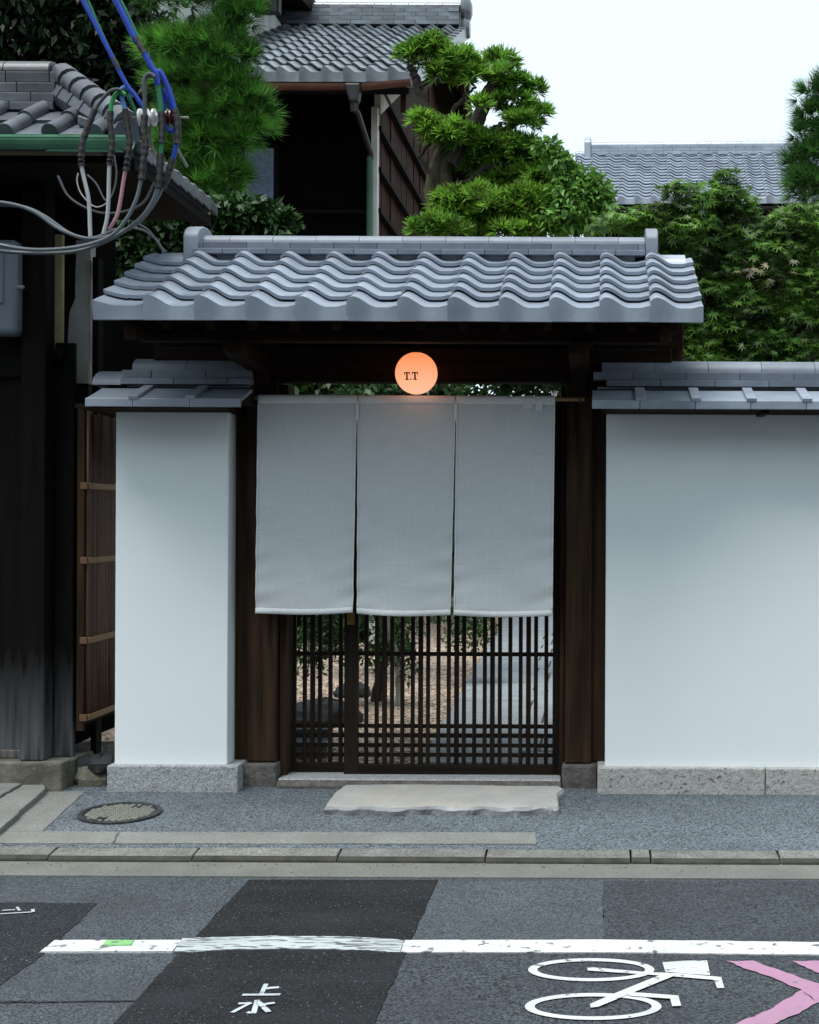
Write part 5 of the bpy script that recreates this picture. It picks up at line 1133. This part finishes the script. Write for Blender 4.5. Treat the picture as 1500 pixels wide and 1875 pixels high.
# maple
mp_ = tree('maple_tree', 'spreading green maple with star shaped leaves over the right wall', 'tree', (X_(1330, 9.9), 9.9, .05))
mpads = [(1330, 330, 26, 22), (1335, 362, 50, 26), (1250, 355, 42, 22), (1290, 380, 56, 26), (1225, 395, 50, 24), (1180, 405, 48, 20), (1130, 410, 44, 18), (1350, 395, 44, 26), (1270, 420, 70, 30), (1350, 440, 60, 30), (1200, 440, 50, 26), (1470, 395, 50, 22), (1430, 420, 50, 26), (1490, 430, 60, 30), (1420, 465, 70, 30), (1500, 480, 60, 34), (1290, 470, 60, 32), (1350, 500, 70, 34), (1440, 520, 70, 34), (1520, 540, 60, 40), (1300, 540, 60, 34), (1380, 570, 70, 34), (1460, 590, 70, 36), (1310, 600, 60, 34), (1390, 630, 70, 30), (1290, 640, 50, 30), (1480, 645, 70, 30), (1550, 620, 60, 50), (1230, 490, 40, 40), (1240, 560, 40, 60), (1330, 680, 80, 40), (1450, 690, 80, 40), (1250, 640, 40, 50), (1560, 430, 60, 60)]
Bm = blobs_px(mpads, 9.9, .9)
P, d = blob_points(Bm, 10500, .45, .4)
D = nrm(np.stack([d[:, 0]*.8, d[:, 1]*.6-.35, np.full(len(d), -.25)], 1)+rng.normal(size=d.shape)*.45); Nn = nrm(np.array((0, -.45, 1.))+rng.normal(size=d.shape)*.33+d*.2)
V, k_ = maple_leaves(P, D, Nn, .062*rng.uniform(.55, 1.15, len(P))); fastmesh('crown', V, k_, L_MAPLE, mp_, 'stuff', (.75+.45*np.sin(P[:, 0]*9+P[:, 2]*7)*np.sin(P[:, 2]*13-P[:, 0]*4))*rng.uniform(.6, 1.3, len(P)))
# rusty young leaves
Pr = np.array(at(1390, 490, 9.25))+rng.normal(size=(16, 3))*(.10, .1, .06); Dr = nrm(rng.normal(size=(16, 3))+(0, -.3, -.3)); Nr = nrm(rng.normal(size=(16, 3))*.4+(0, -.6, 1))
V, k_ = maple_leaves(Pr, Dr, Nr, np.full(16, .05)); fastmesh('young_leaves', V, k_, leaf('reddish_leaf', (.13, .12, .06), (.09, .07, .03)), mp_, 'stuff')
limb([([(1340, 900), (1345, 700), (1330, 560), (1310, 450), (1320, 360)], .07, .02), ([(1340, 650), (1400, 560), (1450, 470)], .04, .015), ([(1335, 600), (1270, 500), (1230, 420)], .04, .012), ([(1340, 700), (1450, 620), (1530, 540)], .04, .012)], 10.0, BARK, mp_)
# garden planting seen through the gate
hg = 'shrubs in the garden behind the gate'
bushy('garden_shrub', 'dense green shrub seen between the left and middle curtain panels behind the lattice', 'shrub', [(560, 1120, 45, 60), (620, 1130, 50, 60), (580, 1180, 50, 34), (625, 1190, 40, 30), (720, 1180, 30, 50), (690, 1130, 40, 50), (740, 1150, 30, 60), (745, 1210, 18, 40), (560, 1215, 40, 24), (690, 1200, 40, 30)], 10.6, 3400, .055, .026, L_HEDGE, .2, .3, 1, None, .8, hg)
bushy('garden_shrub', 'low bright shrub beside the stone path seen through the lattice', 'shrub', [(865, 1150, 34, 44), (850, 1165, 40, 32), (890, 1140, 20, 44), (820, 1130, 34, 24), (780, 1120, 30, 24)], 11.8, 1500, .05, .022, L_HEDGE, .2, .3, 1, None, .8, hg)
bushy('garden_hedge', 'leafy hedge seen in the slot above the white curtain', 'hedge', [(520, 705, 70, 60), (610, 700, 70, 60), (700, 705, 70, 60), (790, 700, 70, 60), (880, 705, 70, 60), (970, 700, 60, 60), (1000, 690, 70, 60), (1040, 700, 70, 60), (560, 780, 80, 80), (680, 780, 80, 80), (800, 780, 80, 80), (920, 780, 80, 80), (600, 900, 120, 110), (760, 900, 120, 110), (700, 560, 100, 100), (850, 560, 100, 100), (1000, 560, 100, 100), (930, 480, 80, 44), (1040, 480, 70, 44), (1050, 620, 90, 90)], 12.4, 14000, .11, .05, L_CAM, .2, .3, .8)
bushy('far_hedge', 'dark hedge closing the far end of the garden path', 'hedge', [(700, 1010, 160, 90), (850, 1010, 160, 90), (1000, 1010, 160, 90), (1150, 1000, 160, 100), (560, 1000, 160, 100)], 20.5, 5000, .15, .07, L_HEDGE, .2, .4, .4)
# pale trunk and rocks in the garden
gt = tree('garden_tree', 'slim pale trunked garden tree seen through the lattice right of the door stile', 'tree', (X_(712, 9.9), 9.9, .05))
limb([([(684, 1300, 1.0), (690, 1275, 1.0), (700, 1225, .9), (706, 1180, .8), (712, 1120, .7), (726, 1020, .5), (720, 850, 0), (740, 700, .1)], .05, .03)], 9.9, BARK, gt, 'trunk')
limb([([(734, 1300, .9), (730, 1250, .9), (728, 1215, .8), (718, 1170, .7), (714, 1100, .5)], .028, .022)], 9.75, mat('pale_bark', (.42, .43, .42), (.25, .26, .25), rough=.9, scale=12), gt, 'pale_stem')
fastmesh('crown', broad(blobs_px([(740, 690, 90, 50), (690, 720, 80, 50), (790, 720, 80, 50)], 9.9, .8), 900, .08, .035, .2, .3), 4, L_CAM, gt, 'stuff')
def boulder(px, py, rx, rz, Y, m, lab, seed, flat=.6):
    x, y_, z = at(px, py, Y); mb = MB(); r = random.Random(seed); n = 14
    V = []; prof = [(.75, -.5), (1.0, -.1), (1.02, .25), (.85, .62), (.5, .85), (.12, .95)]
    mb.lathe([(a*rx, b*rz) for a, b in prof], (0, 0, 0), 'z', n)
    mb.v = [(vx*r.uniform(.88, 1.1), vy*flat*r.uniform(.88, 1.1), vz*r.uniform(.9, 1.08)) for vx, vy, vz in mb.v]
    o = mb.build('garden_rock', m); o.location = (x, y_, .05); return tag(o, lab, 'rock', 'rocks in the gravel garden')
boulder(592, 1300, .27, .17, 9.8, ROCK, 'broad dark flat rock lying in the gravel behind the left lattice panel', 4, 1.0)
boulder(646, 1262, .15, .12, 11.2, ROCK, 'smaller dark rock under the shrub behind the door stile', 8, 1.0)
kp = thing('stone_edging', 'grey stepped stone edging lying just inside the left lattice panel', 'edging', (X_(570, 8.5), 8.5, .05))
for j, (a_, b_, y0, y1, h) in enumerate(((525, 610, 8.35, 8.50, .10), (525, 604, 8.52, 8.66, .15))):
    MB().box(X_(a_, 8.5), X_(b_, 8.5), y0, y1, .0, .05+h).build('edging_block', TILE_OLD, kp, bevel=.008)

# ================================================================== unseen houses added behind the viewer to block the low sky
for i, (xa, xb, yf, ht, lab) in enumerate(((-13, -4.2, -2.9, 5.6, 'unseen dark house added to the left behind the viewer to block low sky'), (-4.0, 3.6, -2.7, 6.2, 'unseen dark house added directly behind the viewer to block low sky'), (3.8, 13, -3.0, 5.4, 'unseen dark house added to the right behind the viewer to block low sky'))):
    t = thing('sky_blocking_house', lab, 'house', ((xa+xb)/2, yf-3, 0), 'unseen houses added to block low sky')
    MB().box(xa, xb, yf-7, yf, -.1, ht).build('wall', PLASTER_OLD, t)
    MB().box(xa, xb, yf, yf+.05, -.1, 2.7).build('ground_floor_boarding', WDARK, t)
    MB().add([(xa, yf+.8, ht-.2), (xb, yf+.8, ht-.2), (xb, yf-3.5, ht+1.6), (xa, yf-3.5, ht+1.6), (xa, yf-7.8, ht-.2), (xb, yf-7.8, ht-.2), (xa, yf+.8, ht-.3), (xb, yf+.8, ht-.3), (xa, yf-7.8, ht-.3), (xb, yf-7.8, ht-.3)], [(0, 1, 2, 3), (3, 2, 5, 4), (6, 8, 9, 7), (0, 6, 7, 1), (4, 5, 9, 8), (0, 3, 4, 8, 6), (1, 7, 9, 5, 2)]).build('roof', TILE_DARK, t)
    MB().hexa([(xa, yf+.05, 2.95), (xb, yf+.05, 2.95), (xb, yf+.9, 2.65), (xa, yf+.9, 2.65), (xa, yf+.05, 3.05), (xb, yf+.05, 3.05), (xb, yf+.9, 2.75), (xa, yf+.9, 2.75)][::-1]).build('canopy_roof', TILE_DARK, t)
    for k in range(3):
        x = xa+1+k*(xb-xa-2)/2-.7
        w_ = MB().box(x, x+1.4, yf, yf+.07, 3.5, 4.7).build('window', WDARKX, t); MB().box(x+.06, x+1.34, yf+.07, yf+.075, 3.56, 4.64).build('pane', GLASS_R, w_)
    MB().box((xa+xb)/2-.9, (xa+xb)/2+.9, yf+.05, yf+.09, .0, 2.1).build('door', WV, t)
